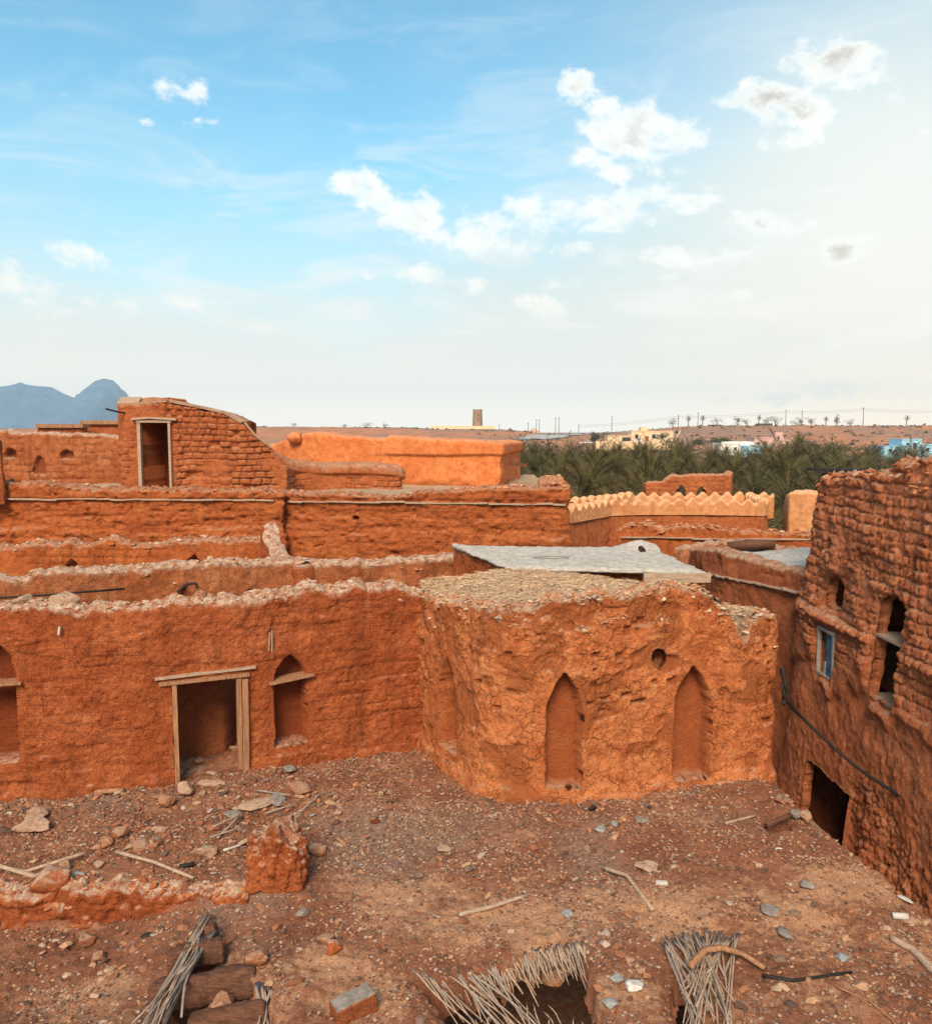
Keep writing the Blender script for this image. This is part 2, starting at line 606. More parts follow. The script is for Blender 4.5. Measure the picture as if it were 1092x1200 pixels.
    if holes:
        hm_p = np.pad(hm, 1)
        ei, ej = np.where(hm_p[1:, 1:-1] != hm_p[:-1, 1:-1])   # edges between column faces: vertical edge at i
        f_ = idx[:, :Nv + 1]
        b_ = idx[:, ::-1][:, :Nv + 1]
        side = hm_p[1:, 1:-1][ei, ej]
        q1 = np.stack([f_[ei, ej], f_[ei, ej + 1], b_[ei, ej + 1], b_[ei, ej]], -1)
        q1[side] = q1[side][:, ::-1]
        Fq.append(q1[:, ::-1])
        ei, ej = np.where(hm_p[1:-1, 1:] != hm_p[1:-1, :-1])
        side = hm_p[1:-1, 1:][ei, ej]
        q2 = np.stack([f_[ei, ej], f_[ei + 1, ej], b_[ei + 1, ej], b_[ei, ej]], -1)
        q2[side] = q2[side][:, ::-1]
        Fq.append(q2)
    f_, b_ = idx[:, :Nv + 1], idx[:, ::-1][:, :Nv + 1]
    for i, rev in ((0, False), (Nu - 1, True)):
        c = np.stack([f_[i, :-1], f_[i, 1:], b_[i, 1:], b_[i, :-1]], -1)
        Fq.append(c if not rev else c[:, ::-1])
    UV = np.stack([np.concatenate([U, np.repeat(u[:, None], nt_ - 1, 1), U[:, ::-1]], 1),
                   np.concatenate([Z, np.repeat(h[:, None], nt_ - 1, 1), Z[:, ::-1]], 1)], -1)
    return place(name, V.reshape(-1, 3), Fq, mat, parent, None, True,
                 {'dust': dust, 'worn': wr, 'niche': nf}, UV.reshape(-1, 2))


def d_mud(a=.045, f=1.6, b=.014, seed=0):
    def g(u, z, x, y):
        return a * fbm(x * f, y * f, z * f, 4, seed) + b * fbm(x * 11, y * 11, z * 11, 3, seed + 9)
    return g


def brick_lumps(u, z, bw, bh, seed, gap=.035):
    uw = u + .05 * vnoise(u * 3, z * 3, 0, seed + 2)
    zw = z + .06 * vnoise(u * .8, z * .8, 5, seed + 3) + .02 * vnoise(u * 4, z * 3, 5, seed + 6)
    row = np.floor(zw / bh)
    off = np.where(row.astype(int) % 2 == 0, 0, .5)
    bw_r = bw * (.6 + .8 * _h(row.astype(np.int64), np.zeros_like(row, int), np.zeros_like(row, int), seed))
    cx = uw / bw_r + off
    col = np.floor(cx)
    fx = (cx - col) * bw_r
    fz = zw - row * bh
    ed = np.minimum(np.minimum(fx, bw_r - fx), np.minimum(fz, bh - fz))
    rnd = _h(row.astype(np.int64), col.astype(np.int64), np.zeros_like(row, int), seed + 4)
    return sm(0, gap, ed), rnd


def d_brick(bw=.34, bh=.18, dep=.06, seed=0, lo=-.2, hi=.35, mud=.03, miss=.0):
    def g(u, z, x, y):
        l, r = brick_lumps(u, z, bw, bh, seed)
        mk = sm(lo, hi, fbm(x * .9, y * .9, z * 1.1, 3, seed + 11))
        d = mk * dep * (l * (.5 + .7 * r) - .6)
        if miss:
            d = d - np.where(r < miss, .10 * l * mk, 0)
        return d + mud * fbm(x * 1.5, y * 1.5, z * 1.5, 4, seed + 1) + .012 * fbm(x * 12, y * 12, z * 12, 3, seed + 2)
    return g


def d_stone(sz=.26, dep=.08, seed=0, mud=.05):
    def g(u, z, x, y):
        uw = u + .09 * fbm(u * 2.2, z * 2.2, 1.0, 3, seed + 7)
        zw = z + .07 * fbm(u * 2.2, z * 2.2, 4.0, 3, seed + 8)
        f1, f2, c = worley(uw / sz, zw / (sz * .72), seed)
        f1b, f2b, cb = worley(uw / sz * 2.3, zw / (sz * .72) * 2.3, seed + 3)
        l = sm(0, .4, f2 - f1) * (.55 + .8 * c)
        lb = sm(0, .4, f2b - f1b) * (.4 + .6 * cb)
        mk = sm(-.7, .2, fbm(x * .8, y * .8, z * .8, 3, seed + 11))
        mk2 = sm(-.3, .3, fbm(x * 2.1, y * 2.1, z * 2.1, 3, seed + 12))
        return dep * (l * (.15 + .85 * mk) * (.4 + .6 * mk2) + .6 * lb * (1 - .6 * mk2) - .6) + .03 * fbm(x * 5, y * 5, z * 5, 3, seed + 13) + mud * fbm(x * 1.3, y * 1.3, z * 1.3, 4, seed + 1) + .012 * fbm(x * 13, y * 13, z * 13, 3, seed + 2)
    return g

# ================================================================== the near walls
# ---- front wall with the open doorway
W1 = Path([G(-260, 972), G(-70, 946), G(0, 936), G(100, 930), G(205, 920), G(290, 908), G(345, 896), G(430, 882), G(500, 872)], 2)
h = W1.hit
def span(path, x0, x1, yt, yb, far=False):
    a, b = path.hit(x0, yb, far), path.hit(x1, yb, far)
    t = path.hit((x0 + x1) / 2, yt, far)
    return a[0], b[0], (a[1] + b[1]) / 2, t[1]
u0, u1, zb, zt = span(W1, 206, 286, 800, 930)
door = rect(u0, u1, -.4, zt + .02)
DU0, DU1, DZ = u0, u1, zt
a0, a1, ab, at_ = span(W1, 323, 361, 766, 873)
zs_ = h(340, 796)[1]
n_arch = arch(a0, a1, ab, zs_ - .02, at_, 2.2)
b0, b1, bb, bt = span(W1, -34, 24, 742, 896)
bs_ = h(0, 790)[1]
n_left = arch(b0, b1, bb, bs_ - .05, bt, 2.0)
def w1_disp(u, z, x, y):
    d = d_mud(.035, 1.5, .016, 3)(u, z, x, y)
    d += .02 * (sm(2.55, 2.62, z + .1 * vnoise(u * 1.2, 0, 0, 4)) - .5)               # crumbled top course stands proud
    # eroded foot and a few ridges left by old repairs
    d += .07 * sm(.25, .0, z + .08 * vnoise(u * 1.6, 0, 3, 5))
    rr = fbm(u * .5, z * 3.2, 2.0, 4, 23)
    d += .022 * sm(.15, .5, rr) + .010 * fbm(x * 26, y * 26, z * 26, 2, 29)
    l, r = brick_lumps(u, z, .42, .24, 6, .03)
    d += .022 * sm(.2, .5, fbm(u * .7, z * .9, 9.0, 3, 31)) * (l - .7)
    return d
top1 = W1.prof([(-70, 716), (0, 712), (60, 708), (100, 716), (150, 712), (200, 706), (250, 708), (300, 702), (345, 694), (362, 687), (395, 691), (425, 684), (460, 688), (490, 694), (520, 694)])
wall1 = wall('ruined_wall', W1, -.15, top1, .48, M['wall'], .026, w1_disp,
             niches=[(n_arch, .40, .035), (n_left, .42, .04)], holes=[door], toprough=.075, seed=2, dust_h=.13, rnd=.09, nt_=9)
meta(wall1, 'long red mud wall with an open wooden door frame and two arched shelf niches', 'wall')


def on(path, u, out=0.0):
    x, y, nx, ny = path.ev(u)
    return Vector((float(x + nx * out), float(y + ny * out), 0))


def bar_on(mb, path, ua, za, ub, zb_, w, hgt, out):
    a, b = on(path, ua, out), on(path, ub, out)
    a.z, b.z = za, zb_
    nx, ny = path.ev((ua + ub) / 2)[2:]
    return mb.bar(a, b, hgt, w, up=(float(nx), float(ny), 0))

def frame_piece(name, ua, za, ub, zb_, w, dep, out, mat, parent):
    mb = MB()
    bar_on(mb, W1, ua, za, ub, zb_, dep, w, out)
    return mb.build(name, mat, parent)

fr = MB()
bar_on(fr, W1, DU0 + .05, -.12, DU0 + .045, DZ + .02, .10, .075, -.02)
bar_on(fr, W1, DU1 - .05, -.05, DU1 - .04, DZ + .02, .10, .075, -.02)
bar_on(fr, W1, DU0 - .20, DZ + .055, DU1 + .14, DZ + .075, .09, .06, .02)
frame = fr.build('door_frame', M['door_wood'], wall1)
# second upright on the right and the lintel board above
frame_piece('jamb_board', DU1 + .045, -.02, DU1 + .06, DZ + .0, .10, .08, .035, M['door_wood'], wall1)
frame_piece('lintel_board', DU0 - .26, DZ + .155, DU1 + .25, DZ + .195, .045, .08, .03, M['board'], wall1)
def shelf(path, ua, ub, z, dz, parent, mat, out=.10, dep=.34, th=.035):
    mb = MB()
    a, b = on(path, ua, out - dep / 2), on(path, ub, out - dep / 2)
    a.z, b.z = z, z + dz
    mb.bar(a, b, dep, th)
    return mb.build('niche_shelf', mat, parent)
s1 = shelf(W1, a0 - .10, a1 + .11, zs_ - .02, .06, wall1, M['door_wood'])
s2 = shelf(W1, b0, b1 + .09, h(0, 801)[1], .0, wall1, M['door_wood'])
for q, (px, py0, py1) in enumerate(((315, 740, 762), (318, 738, 764))):
    ua, za = h(px, py1)
    ub, zb2 = h(px, py0)
    mb = MB()
    p0, p1 = on(W1, ua, .05), on(W1, ub, .07)
    p0.z, p1.z = za, zb2
    mb.tube([p0, (p0 + p1) / 2, p1], [.012, .013, .011], 6)
    mb.build('wall_peg', M['board'], wall1)
mb = MB()
ua, za = h(71, 743)
p0, p1 = on(W1, ua, .06), on(W1, ua + .02, .06)
p0.z, p1.z = za, za + .13
mb.tube([p0, p1], .02, 7)
mb.build('wall_pin', M['whitetrash'], wall1)

# ---- the rounded block with pointed blind arches
BK = Path([G(484, 862), G(500, 884), G(516, 897), G(540, 912), G(560, 929), G(590, 938), G(640, 942), G(690, 940),
           G(790, 925), G(860, 921), G(908, 918), (5.36, 14.75), (5.40, 15.2), (5.36, 16), (5.2, 18.2)], 3)
hb = BK.hit
k0, k1, kb, kt = span(BK, 641, 679, 792, 925)
ks = hb(660, 846)[1]
n1 = arch(k0 - .02, k1 + .05, kb, ks, kt + .04, 2.7)
k0, k1, kb, kt = span(BK, 790, 829, 784, 915)
ks = hb(810, 840)[1]
n2 = arch(k0 - .02, k1 + .05, kb, ks, kt + .04, 2.7)
k0, k1, kb, kt = span(BK, 514, 535, 768, 880)
ks = hb(525, 830)[1]
n3 = arch(k0, k1, kb, ks, kt, 2.4)
uc, zc = hb(774, 772)
n4 = lambda u, z: np.hypot((u - uc) * 1.0, (z - zc) * .85) - .15
uc2, zc2 = hb(786, 779)
n5 = lambda u, z: np.hypot((u - uc2) * .9, (z - zc2) * 1.0) - .20
uc3, zc3 = hb(513, 764)
n6 = lambda u, z: np.hypot((u - uc3) * 1.3, (z - zc3) * .8) - .12
pits = []
pr = random.Random(4)
for (px, py, w, hh) in ((596, 768, .16, .13), (652, 770, .14, .14), (633, 745, .20, .1), (700, 768, .18, .15), (727, 770, .22, .16), (698, 786, .1, .08), (712, 820, .22, .1), (748, 822, .30, .09), (736, 815, .2, .12),
                        (693, 826, .18, .1), (708, 834, .2, .08), (787, 800, .18, .14), (768, 800, .12, .12), (876, 765, .13, .14), (891, 768, .12, .13), (899, 762, .12, .15), (907, 763, .1, .1), (902, 778, .14, .12), (909, 776, .1, .1), (890, 780, .12, .1),
                        (905, 803, .2, .1), (906, 816, .14, .1), (902, 845, .28, .13), (753, 728, .2, .16), (667, 735, .16, .16), (736, 740, .15, .2), (620, 725, .18, .12), (563, 742, .1, .16), (548, 760, .09, .14), (582, 830, .15, .1), (600, 812, .18, .1), (545, 815, .16, .1), (560, 800, .14, .1)):
    a, z = hb(px, py)
    pits.append((rect(a - w / 2, a + w / 2, z - hh / 2, z + hh / 2, .02), .055 + .05 * pr.random(), .03))
def bk_disp(u, z, x, y):
    d = .034 * fbm(x * 1.3, y * 1.3, z * 1.3, 4, 51) + .02 * fbm(x * 9, y * 9, z * 9, 3, 52)
    # render cracked into plates that have lifted unevenly
    uw = u + .10 * fbm(u * 2.4, z * 2.4, 3.0, 3, 53)
    zw = z + .10 * fbm(u * 2.4, z * 2.4, 7.0, 3, 54)
    f1, f2, c = worley(uw * 3.1, zw * 3.4, 55)
    mk = sm(-.45, .35, fbm(u * .6, z * .7, 2.0, 3, 56) + .45 * sm(1.2, 2.4, z))
    d += mk * (.035 * (c - .5) - .028 * sm(.08, 0, f2 - f1) * sm(-.2, .4, fbm(u * 1.7, z * 1.7, 8.0, 2, 59)))
    g1, g2, c2 = worley(uw * 7.5, zw * 7.5, 57)
    d += mk * .014 * ((c2 - .5) - sm(.15, 0, g2 - g1))
    d += .09 * sm(.3, .0, z + .06 * vnoise(u * 1.6, 0, 3, 5))
    # ragged lip under the roof where the render fell away
    d -= .032 * sm(.18, .42, fbm(u * 1.9, z * 2.6, 4.0, 4, 60) + .35 * sm(1.4, 2.8, z) - .12)
    d -= .07 * sm(2.85, 3.15, z + .12 * fbm(u * 2, 0, 1.0, 3, 58)) * sm(8.2, 7.2, u)
    return d
topb = BK.prof([(486, 694), (505, 700), (540, 708), (580, 713), (620, 712), (660, 706), (700, 700), (760, 694), (800, 689), (822, 692), (842, 701), (858, 718), (868, 742), (874, 752), (879, 742), (884, 728), (892, 721), (905, 718), (914, 724)])
topb[0].append(BK.L); topb[1].append(2.3)
def bk_worn(u, z):
    return .9 * sm(.18, .42, fbm(u * 1.9, z * 2.6, 4.0, 4, 60) + .35 * sm(1.4, 2.8, z) - .12) + .4 * sm(2.95, 3.2, z)
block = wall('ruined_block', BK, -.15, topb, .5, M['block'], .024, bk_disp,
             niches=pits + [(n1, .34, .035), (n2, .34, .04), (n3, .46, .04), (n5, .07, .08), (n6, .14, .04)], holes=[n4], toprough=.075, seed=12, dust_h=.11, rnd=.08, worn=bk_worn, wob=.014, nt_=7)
meta(block, 'round-cornered mud block with pointed blind arches and a small dark hole', 'ruin')
# its roof of earth and straw (a part)
ul = np.linspace(.15, BK.L - .6, 230)
fx, fy, fnx, fny = BK.ev(ul)
fz = np.interp(ul, *topb)
back_p = np.array([(-.95, 17.1, 3.0), (.9, 17.25, 3.2), (2.4, 17.2, 3.15), (3.2, 17.0, 2.9), (4.0, 16.8, 2.6), (4.9, 16.6, 2.35), (5.0, 16.8, 2.3)])
bl = np.linspace(0, 1, len(back_p))
tl = (ul - ul[0]) / (ul[-1] - ul[0])
bx, by, bz = (np.interp(tl, bl, back_p[:, i]) for i in range(3))
tt = np.linspace(0, 1, 90)
fx, fy = fx - fnx * .16, fy - fny * .16
X = fx[:, None] * (1 - tt) + bx[:, None] * tt
Y = fy[:, None] * (1 - tt) + by[:, None] * tt
Z = (fz[:, None] + .0) * (1 - tt) + bz[:, None] * tt
Z = np.minimum(Z, 3.35) + .06 * np.sin(PI * tt)[None] + .05 * fbm(X * 2, Y * 2, 0, 4, 61) + .03 * fbm(X * 9, Y * 9, 0, 3, 62)
idx = np.arange(X.size).reshape(X.shape)
Q = np.stack([idx[:-1, :-1], idx[1:, :-1], idx[1:, 1:], idx[:-1, 1:]], -1).reshape(-1, 4)
ROOFXYZ = np.stack([X, Y, Z], -1)
place('earth_roof', ROOFXYZ.reshape(-1, 3), Q, M['gravelroof'], block, None, True, {'dust': np.full(X.size, .35), 'worn': np.zeros(X.size)})

# ---- second wall behind, pale crumbled top
def PP(px, py, z):
    return G(px, py, z)
W2 = Path([PP(-280, 703, 3.0), PP(-90, 687, 3.0), PP(0, 681, 3.0), PP(120, 672, 3.0), PP(250, 664, 3.0), PP(345, 659, 3.0), PP(430, 659, 3.0), PP(520, 653, 3.0), PP(540, 652, 3.0)], 2)
top2 = W2.prof([(-90, 682), (0, 677), (25, 682), (45, 671), (120, 668), (200, 662), (310, 659), (360, 659), (420, 661), (460, 659), (520, 653)])
o0, o1, ob, ot = span(W2, 257, 284, 800, 836)
n_dark = rect(o0, o1, ob - .1, ot)
q0, q1, qb, qt = span(W2, 276, 314, 689, 720)
n_ar = arch(q0, q1, qb - .5, qb, qt, 2)
q0, q1, qb, qt = span(W2, 204, 232, 683, 720)
n_ar2 = arch(q0, q1, qb - .5, qb, qt, 2)
wall2 = wall('ruined_wall', W2, -.1, top2, .5, M['wall2'], .04, d_mud(.05, 1.3, .015, 81),
             niches=[(n_ar, .25, .05), (n_ar2, .12, .08)], holes=[n_dark], toprough=.05, seed=15, dust_h=.14, nt_=9)
meta(wall2, 'second mud wall back with a whitened crumbling top, just behind the doorway wall', 'wall')
# back wall behind the opening, and a closed box added to darken it
o_c = W2.ev((o0 + o1) / 2)
cb = Path([(float(o_c[0]) - 1.0, float(o_c[1]) + 1.3), (float(o_c[0]) + 1.2, float(o_c[1]) + 1.35)])
cw = wall('partition_wall', cb, -.1, ([0, 3], [2.2, 2.2]), .3, M['alley'], .1, d_mud(), seed=5)
meta(cw, 'dark low wall in the gloom behind the hole seen through the doorway', 'wall')
mb = MB()
cx_, cy_ = float(o_c[0]), float(o_c[1])
mb.add([(cx_ - 1.1, cy_ + .42, -.2), (cx_ + 1.1, cy_ + .42, -.2), (cx_ + 1.1, cy_ + 1.5, -.2), (cx_ - 1.1, cy_ + 1.5, -.2), (cx_ - 1.1, cy_ + .42, 2.25), (cx_ + 1.1, cy_ + .42, 2.25), (cx_ + 1.1, cy_ + 1.5, 2.25), (cx_ - 1.1, cy_ + 1.5, 2.25)],
       [(4, 5, 6, 7), (1, 2, 6, 5), (2, 3, 7, 6), (3, 0, 4, 7)])
mb.build('darkening_box', M['alley'], cw)
# partition seen through the doorway
c1 = G(120, 896)
c2 = G(258, 886)
pw_ = Path([c1, c2, (c2[0] + .15, c2[1] + .35), (c2[0] + .1, c2[1] + 1.0)], 2)
pw = wall('partition_wall', pw_, -.1, ([0, 5], [2.5, 2.45]), .4, M['alley'], .04, d_mud(.03, 1.2, .01, 33), seed=6)
meta(pw, 'smooth brown inner wall seen through the left half of the doorway', 'wall')

# ---- short cross wall that climbs back to the niche wall
kx = Path([P(307, 640, 23.8), P(322, 650, 21.5), P(345, 660, 19.3)], 2)
kw = wall('cross_wall', kx, -.1, ([0, .25, .6, kx.L * .45, kx.L], [3.45, 3.5, 3.0, 2.75, 2.95]), .45, M['wall'], .04, d_mud(.06, 1.4, .02, 41), toprough=.07, seed=18, dust_h=.12)
meta(kw, 'short cross wall with a raised knob where it meets the big wall', 'wall')

# ---- niche wall under the big wall
W3 = Path([P(-260, 640, 24.1), P(315, 640, 24.1)])
q0, q1, qb, qt = span(W3, 66, 104, 654, 680)
t_a = arch(q0, q1, qb - .5, qb + .12, qt, 1.15)
q0, q1, qb, qt = span(W3, 209, 247, 649, 676)
t_b = arch(q0, q1, qb - .5, qb + .12, qt, 1.15)
top3 = W3.prof([(-80, 642), (20, 641), (60, 636), (95, 640), (130, 634), (160, 640), (200, 636), (290, 633), (320, 634)])
wall3 = wall('niche_wall', W3, .8, top3, .7, M['back'], .045, d_brick(.4, .22, .05, 71, -.1, .4, .05), niches=[(t_a, .3, .05), (t_b, .3, .05)], toprough=.10, seed=19, dust_h=.12)
meta(wall3, 'low ledge of cracked mud with two triangular niche heads, at the foot of the big wall', 'wall')

# ---- big two-part wall, ledge of sticks, parapet
zl = 4.03
BWL = Path([P(-280, 585, 25), P(331, 585, 25), P(334, 585, 25.5)])
def topline(path, pix):
    return path.prof(pix)
tbl = BWL.prof([(-100, 566), (0, 567), (40, 566), (75, 571), (110, 574), (140, 573), (200, 575), (250, 575), (300, 575), (328, 577)])
def bw_disp(seed, zc_):
    f = d_brick(.36, .2, .03, seed, .1, .6, .035)
    def g(u, z, x, y):
        d = f(u, z, x, y)
        d += .05 * sm(zc_ - .75, zc_ - .95, z + .08 * vnoise(u * 1.2, 0, 0, seed))   # upper band of render has fallen
        d += .055 * fbm(u * .55, z * 4.2, 3.0, 4, seed + 1) + .02 * fbm(u * 9, z * 12, 1.0, 2, seed + 2) - .07 * sm(.6, .85, fbm(u * 4.6, z * 6.5, 7.0, 3, seed + 3)) + .02 * fbm(u * 5, z * 16, 2.0, 2, seed + 5)
        d += .06 * sm(zl - .0, zl + .06, z)
        return d
    return g
bwl = wall('big_wall', BWL, .6, tbl, .9, M['back'], .045, bw_disp(91, zl), toprough=.08, seed=22, dust_h=.05, nt_=6)
meta(bwl, 'tall red mud-brick wall with a stick ledge, carrying the building with the dark doorway', 'wall')
BWR = Path([P(329, 588, 25.4), P(420, 588, 25.0), P(540, 588, 24.5), P(660, 588, 24.0), P(666, 588, 24.1), P(661, 588, 26), P(658, 588, 29)], 0)
tbr = BWR.prof([(329, 578), (400, 579), (470, 583), (500, 576), (560, 573), (610, 571), (662, 571)])
zlr = BWR.hit(500, 590)[1]
ho0 = BWR.hit(417, 607)
hole_b = lambda u, z: np.hypot(u - ho0[0], (z - ho0[1]) * 1.4) - .11
bwr = wall('big_wall', BWR, .6, tbr, .8, M['back'], .045, bw_disp(95, zlr), niches=[(hole_b, .35, .04)], toprough=.07, seed=25, dust_h=.05, nt_=4)
meta(bwr, 'set-back half of the tall mud wall with one round black hole, below the plastered building', 'wall')
def stick_ledge(parent, path, uA, uB, zA, zB, n, seed, mat, out=.05, ln=(.3, .9)):
    rr = random.Random(seed)
    mb = MB()
    u = uA
    while u < uB:
        l = rr.uniform(*ln)
        t = (u - uA) / (uB - uA)
        z = zA + (zB - zA) * t + rr.uniform(-.012, .012)
        a, b = on(path, u, out + rr.uniform(-.03, .03)), on(path, min(u + l, uB), out + rr.uniform(-.03, .03))
        a.z, b.z = z, z + rr.uniform(-.02, .02)
        mb.bar(a, b, rr.uniform(.08, .14), rr.uniform(.025, .05))
        u += l * rr.uniform(.8, 1.05)
    return mb.build('stick_ledge', mat, parent)
stick_ledge(bwl, BWL, 0, BWL.hit(322, 585)[0], BWL.hit(0, 583)[1], BWL.hit(320, 586)[1], 40, 3, M['board'])
stick_ledge(bwr, BWR, BWR.hit(338, 588)[0], BWR.hit(662, 588)[0], BWR.hit(338, 587)[1], BWR.hit(660, 591)[1], 40, 4, M['board'])

# ---- roof terraces behind the big wall
def sheet(name, x0, x1, y0, y1, zf, res, mat, kind='structure', parent=None, dust=.5, mask=None):
    nx, ny = int((x1 - x0) / res) + 1, int((y1 - y0) / res) + 1
    X, Y = np.meshgrid(np.linspace(x0, x1, nx), np.linspace(y0, y1, ny), indexing='ij')
    Z = zf(X, Y)
    idx = np.arange(X.size).reshape(X.shape)
    Q = np.stack([idx[:-1, :-1], idx[1:, :-1], idx[1:, 1:], idx[:-1, 1:]], -1)
    if mask is not None:
        Q = Q[mask((X[:-1, :-1] + X[1:, 1:]) / 2, (Y[:-1, :-1] + Y[1:, 1:]) / 2)]
    Q = Q.reshape(-1, 4)
    o = place(name, np.stack([X, Y, Z], -1).reshape(-1, 3), Q, mat, parent, None, True, {'dust': np.full(X.size, dust), 'worn': np.zeros(X.size)})
    if kind: o['kind'] = kind
    return o
sheet('upper_roof', -24, 3.0, 25.3, 38, lambda x, y: 4.08 + .05 * fbm(x, y, 0, 4, 5), .15, M['gravelroof'])
sheet('courtyard', -20, 5.2, 14.0, 25, lambda x, y: -.03 + .04 * fbm(x * 2, y * 2, 0, 4, 6) + .18 * np.exp(-(((x + 4.6) / .9) ** 2 + ((y - 17.6) / .9) ** 2)), 0.07, M['lump'], dust=.0, mask=lambda x, y: y > np.where(x < W1.X[-1], np.interp(x, W1.X, W1.Y) + .12, 17.0))

# ---- the stair house with the dark doorway
US = Path([(P(137, 560, 27)[0], 28.6), (P(137, 560, 27)[0], 27.5), P(141, 575, 26.2), P(160, 575, 26), P(331, 575, 26), (P(331, 575, 26)[0] + .1, 27.4)], 1)
tus = US.prof([(139, 476), (145, 468), (200, 472), (240, 480), (265, 486), (285, 497), (300, 512), (318, 526), (327, 534), (331, 545)])
tus = ([0] + tus[0] + [US.L], [tus[1][0] - .3] + tus[1] + [tus[1][-1] - .2])
e0, e1, eb, et = span(US, 166, 203, 495, 576)
e_door = rect(e0, e1, eb - .5, et)
bl_ = d_brick(.26, .19, .10, 131, -.45, .25, .045, .09)
def us_disp(u, z, x, y):
    d = bl_(u, z, x, y)
    uq, zq = US.hit(296, 535)
    return d + .04
us = wall('stair_house', US, 3.9, tus, 2.0, M['brick'], .032, us_disp, niches=[(e_door, 1.8, .03)], toprough=.05, seed=28, dust_h=.0, rnd=.08, wob=.006, nt_=8)
meta(us, 'sloping brick stair house with a tall dark doorway, highest ruin on the left', 'building')
fm = MB()
bar_on(fm, US, e0 + .03, eb - .05, e0 + .03, et - .02, .14, .10, .06)
bar_on(fm, US, e1 - .02, eb - .05, e1 - .02, et - .02, .14, .07, .06)
bar_on(fm, US, e0 - .04, et + .03, e1 + .05, et + .03, .16, .07, .06)
fm.build('door_frame', M['board'], us)
fm = MB()
bar_on(fm, US, e0 - .16, et + .10, e0 + .4, et + .14, .2, .06, .09)
bar_on(fm, US, e0 + .38, et + .14, e1 + .22, et + .09, .2, .06, .09)
fm.build('lintel', M['board'], us)
# flat stones capping the slope
cp = MB()
for i in range(len(tus[0]) - 2):
    ua, ub, za, zb2 = tus[0][i + 1], tus[0][i + 2], tus[1][i + 1], tus[1][i + 2]
    if ub - ua < .05 or i > 6: continue
    a, b = on(US, ua, -.25), on(US, ub, -.25)
    a.z, b.z = za + .05, zb2 + .05
    cp.bar(a, b, .62, .07)
cp.build('capping', M['palelump'], us)
st = MB()
p0 = P(150, 484, 26.2)
st.tube([P(124, 479, 25.6), P(140, 483, 25.9), p0], .03, 6)
st.build('projecting_stick', M['dark'], us)

# ---- far left wall with small niches, and stepped parapets behind
LF = Path([P(-200, 560, 31.5), P(150, 560, 31.5)])
tlf = LF.prof([(-60, 506), (0, 505), (8, 503), (14, 507), (60, 509), (110, 510), (140, 512)])
def nz(path, x0, x1, yt, yb, pw_=2):
    a, b, zb_, zt_ = span(path, x0, x1, yt, yb)
    return arch(a, b, zb_, zb_ + (zt_ - zb_) * .4, zt_, pw_)
lf = wall('far_wall', LF, 3.9, tlf, .6, M['wall2'], .05, d_brick(.5, .25, .07, 141, -.4, .3, .05),
          niches=[(nz(LF, 5, 21, 524, 538), .3, .06), (nz(LF, 40, 55, 532, 557), .16, .06), (nz(LF, 70, 88, 526, 539), .22, .08)], toprough=.07, seed=31, dust_h=.08)
meta(lf, 'brick wall at the far left with three small dim niches', 'wall')
for q, (x0, x1, yy, d, lab) in enumerate(((45, 98, 498, 36, 'lower of two flat-topped parapets beyond the far left wall'), (97, 150, 494, 37, 'higher flat-topped parapet touching the stair house'))):
    pp = Path([P(x0, 540, d), P(x1, 540, d)])
    zt2 = P(x0, yy, d)[2]
    w_ = wall('parapet', pp, 3.9, ([0, 9], [zt2 - .1, zt2 - .1]), .5, M['brick'], .06, d_brick(.4, .2, .05, 150 + q), toprough=.02, seed=33 + q, dust_h=0)
    meta(w_, lab, 'wall')
    mb = MB()
    a, b = P(x0 - 1, yy + 1, d - .0), P(x1 + 1, yy + 1, d - .0)
    a[1] += .22; b[1] += .22
    mb.bar(a, b, .75, .16)
    mb.build('coping', M['door_wood'], w_)
stub_p = Path([P(-30, 560, 24.6), P(3, 560, 24.6), P(8, 560, 25.2)], 1)
stub = wall('wall_stub', stub_p, 3.9, stub_p.prof([(-30, 515), (0, 520), (3, 540), (7, 562)]), .7, M['brick'], .05, d_mud(.05), seed=36)
meta(stub, 'bright broken wall end at the left edge, standing on the big wall', 'wall')

# ---- low curved parapet with a thick rounded coping
CW = Path([P(286, 570, 26.6), P(320, 571, 27.6), P(360, 571, 28.3), P(420, 571, 28.6), P(467, 571, 28.4), P(472, 571, 28.7)], 2)
tcw = CW.prof([(286, 500), (300, 511), (320, 528), (345, 540), (380, 543), (430, 543), (465, 545), (471, 549)])
def cw_disp(u, z, x, y):
    d = d_brick(.3, .2, .07, 161, -.7, -.1, .03)(u, z, x, y)
    hh = np.interp(u, *tcw)
    t = sm(.42, .30, hh - z)
    return d * (1 - t) + t * (.10 + .02 * fbm(u * 2, z * 2, 0, 3, 7))
cwv = wall('curved_parapet', CW, 4.0, tcw, .55, M['brick'], .04, cw_disp, toprough=.03, seed=38, dust_h=.34, rnd=.16)
meta(cwv, 'low curved brick parapet with a thick pale coping, right of the stair house', 'wall')

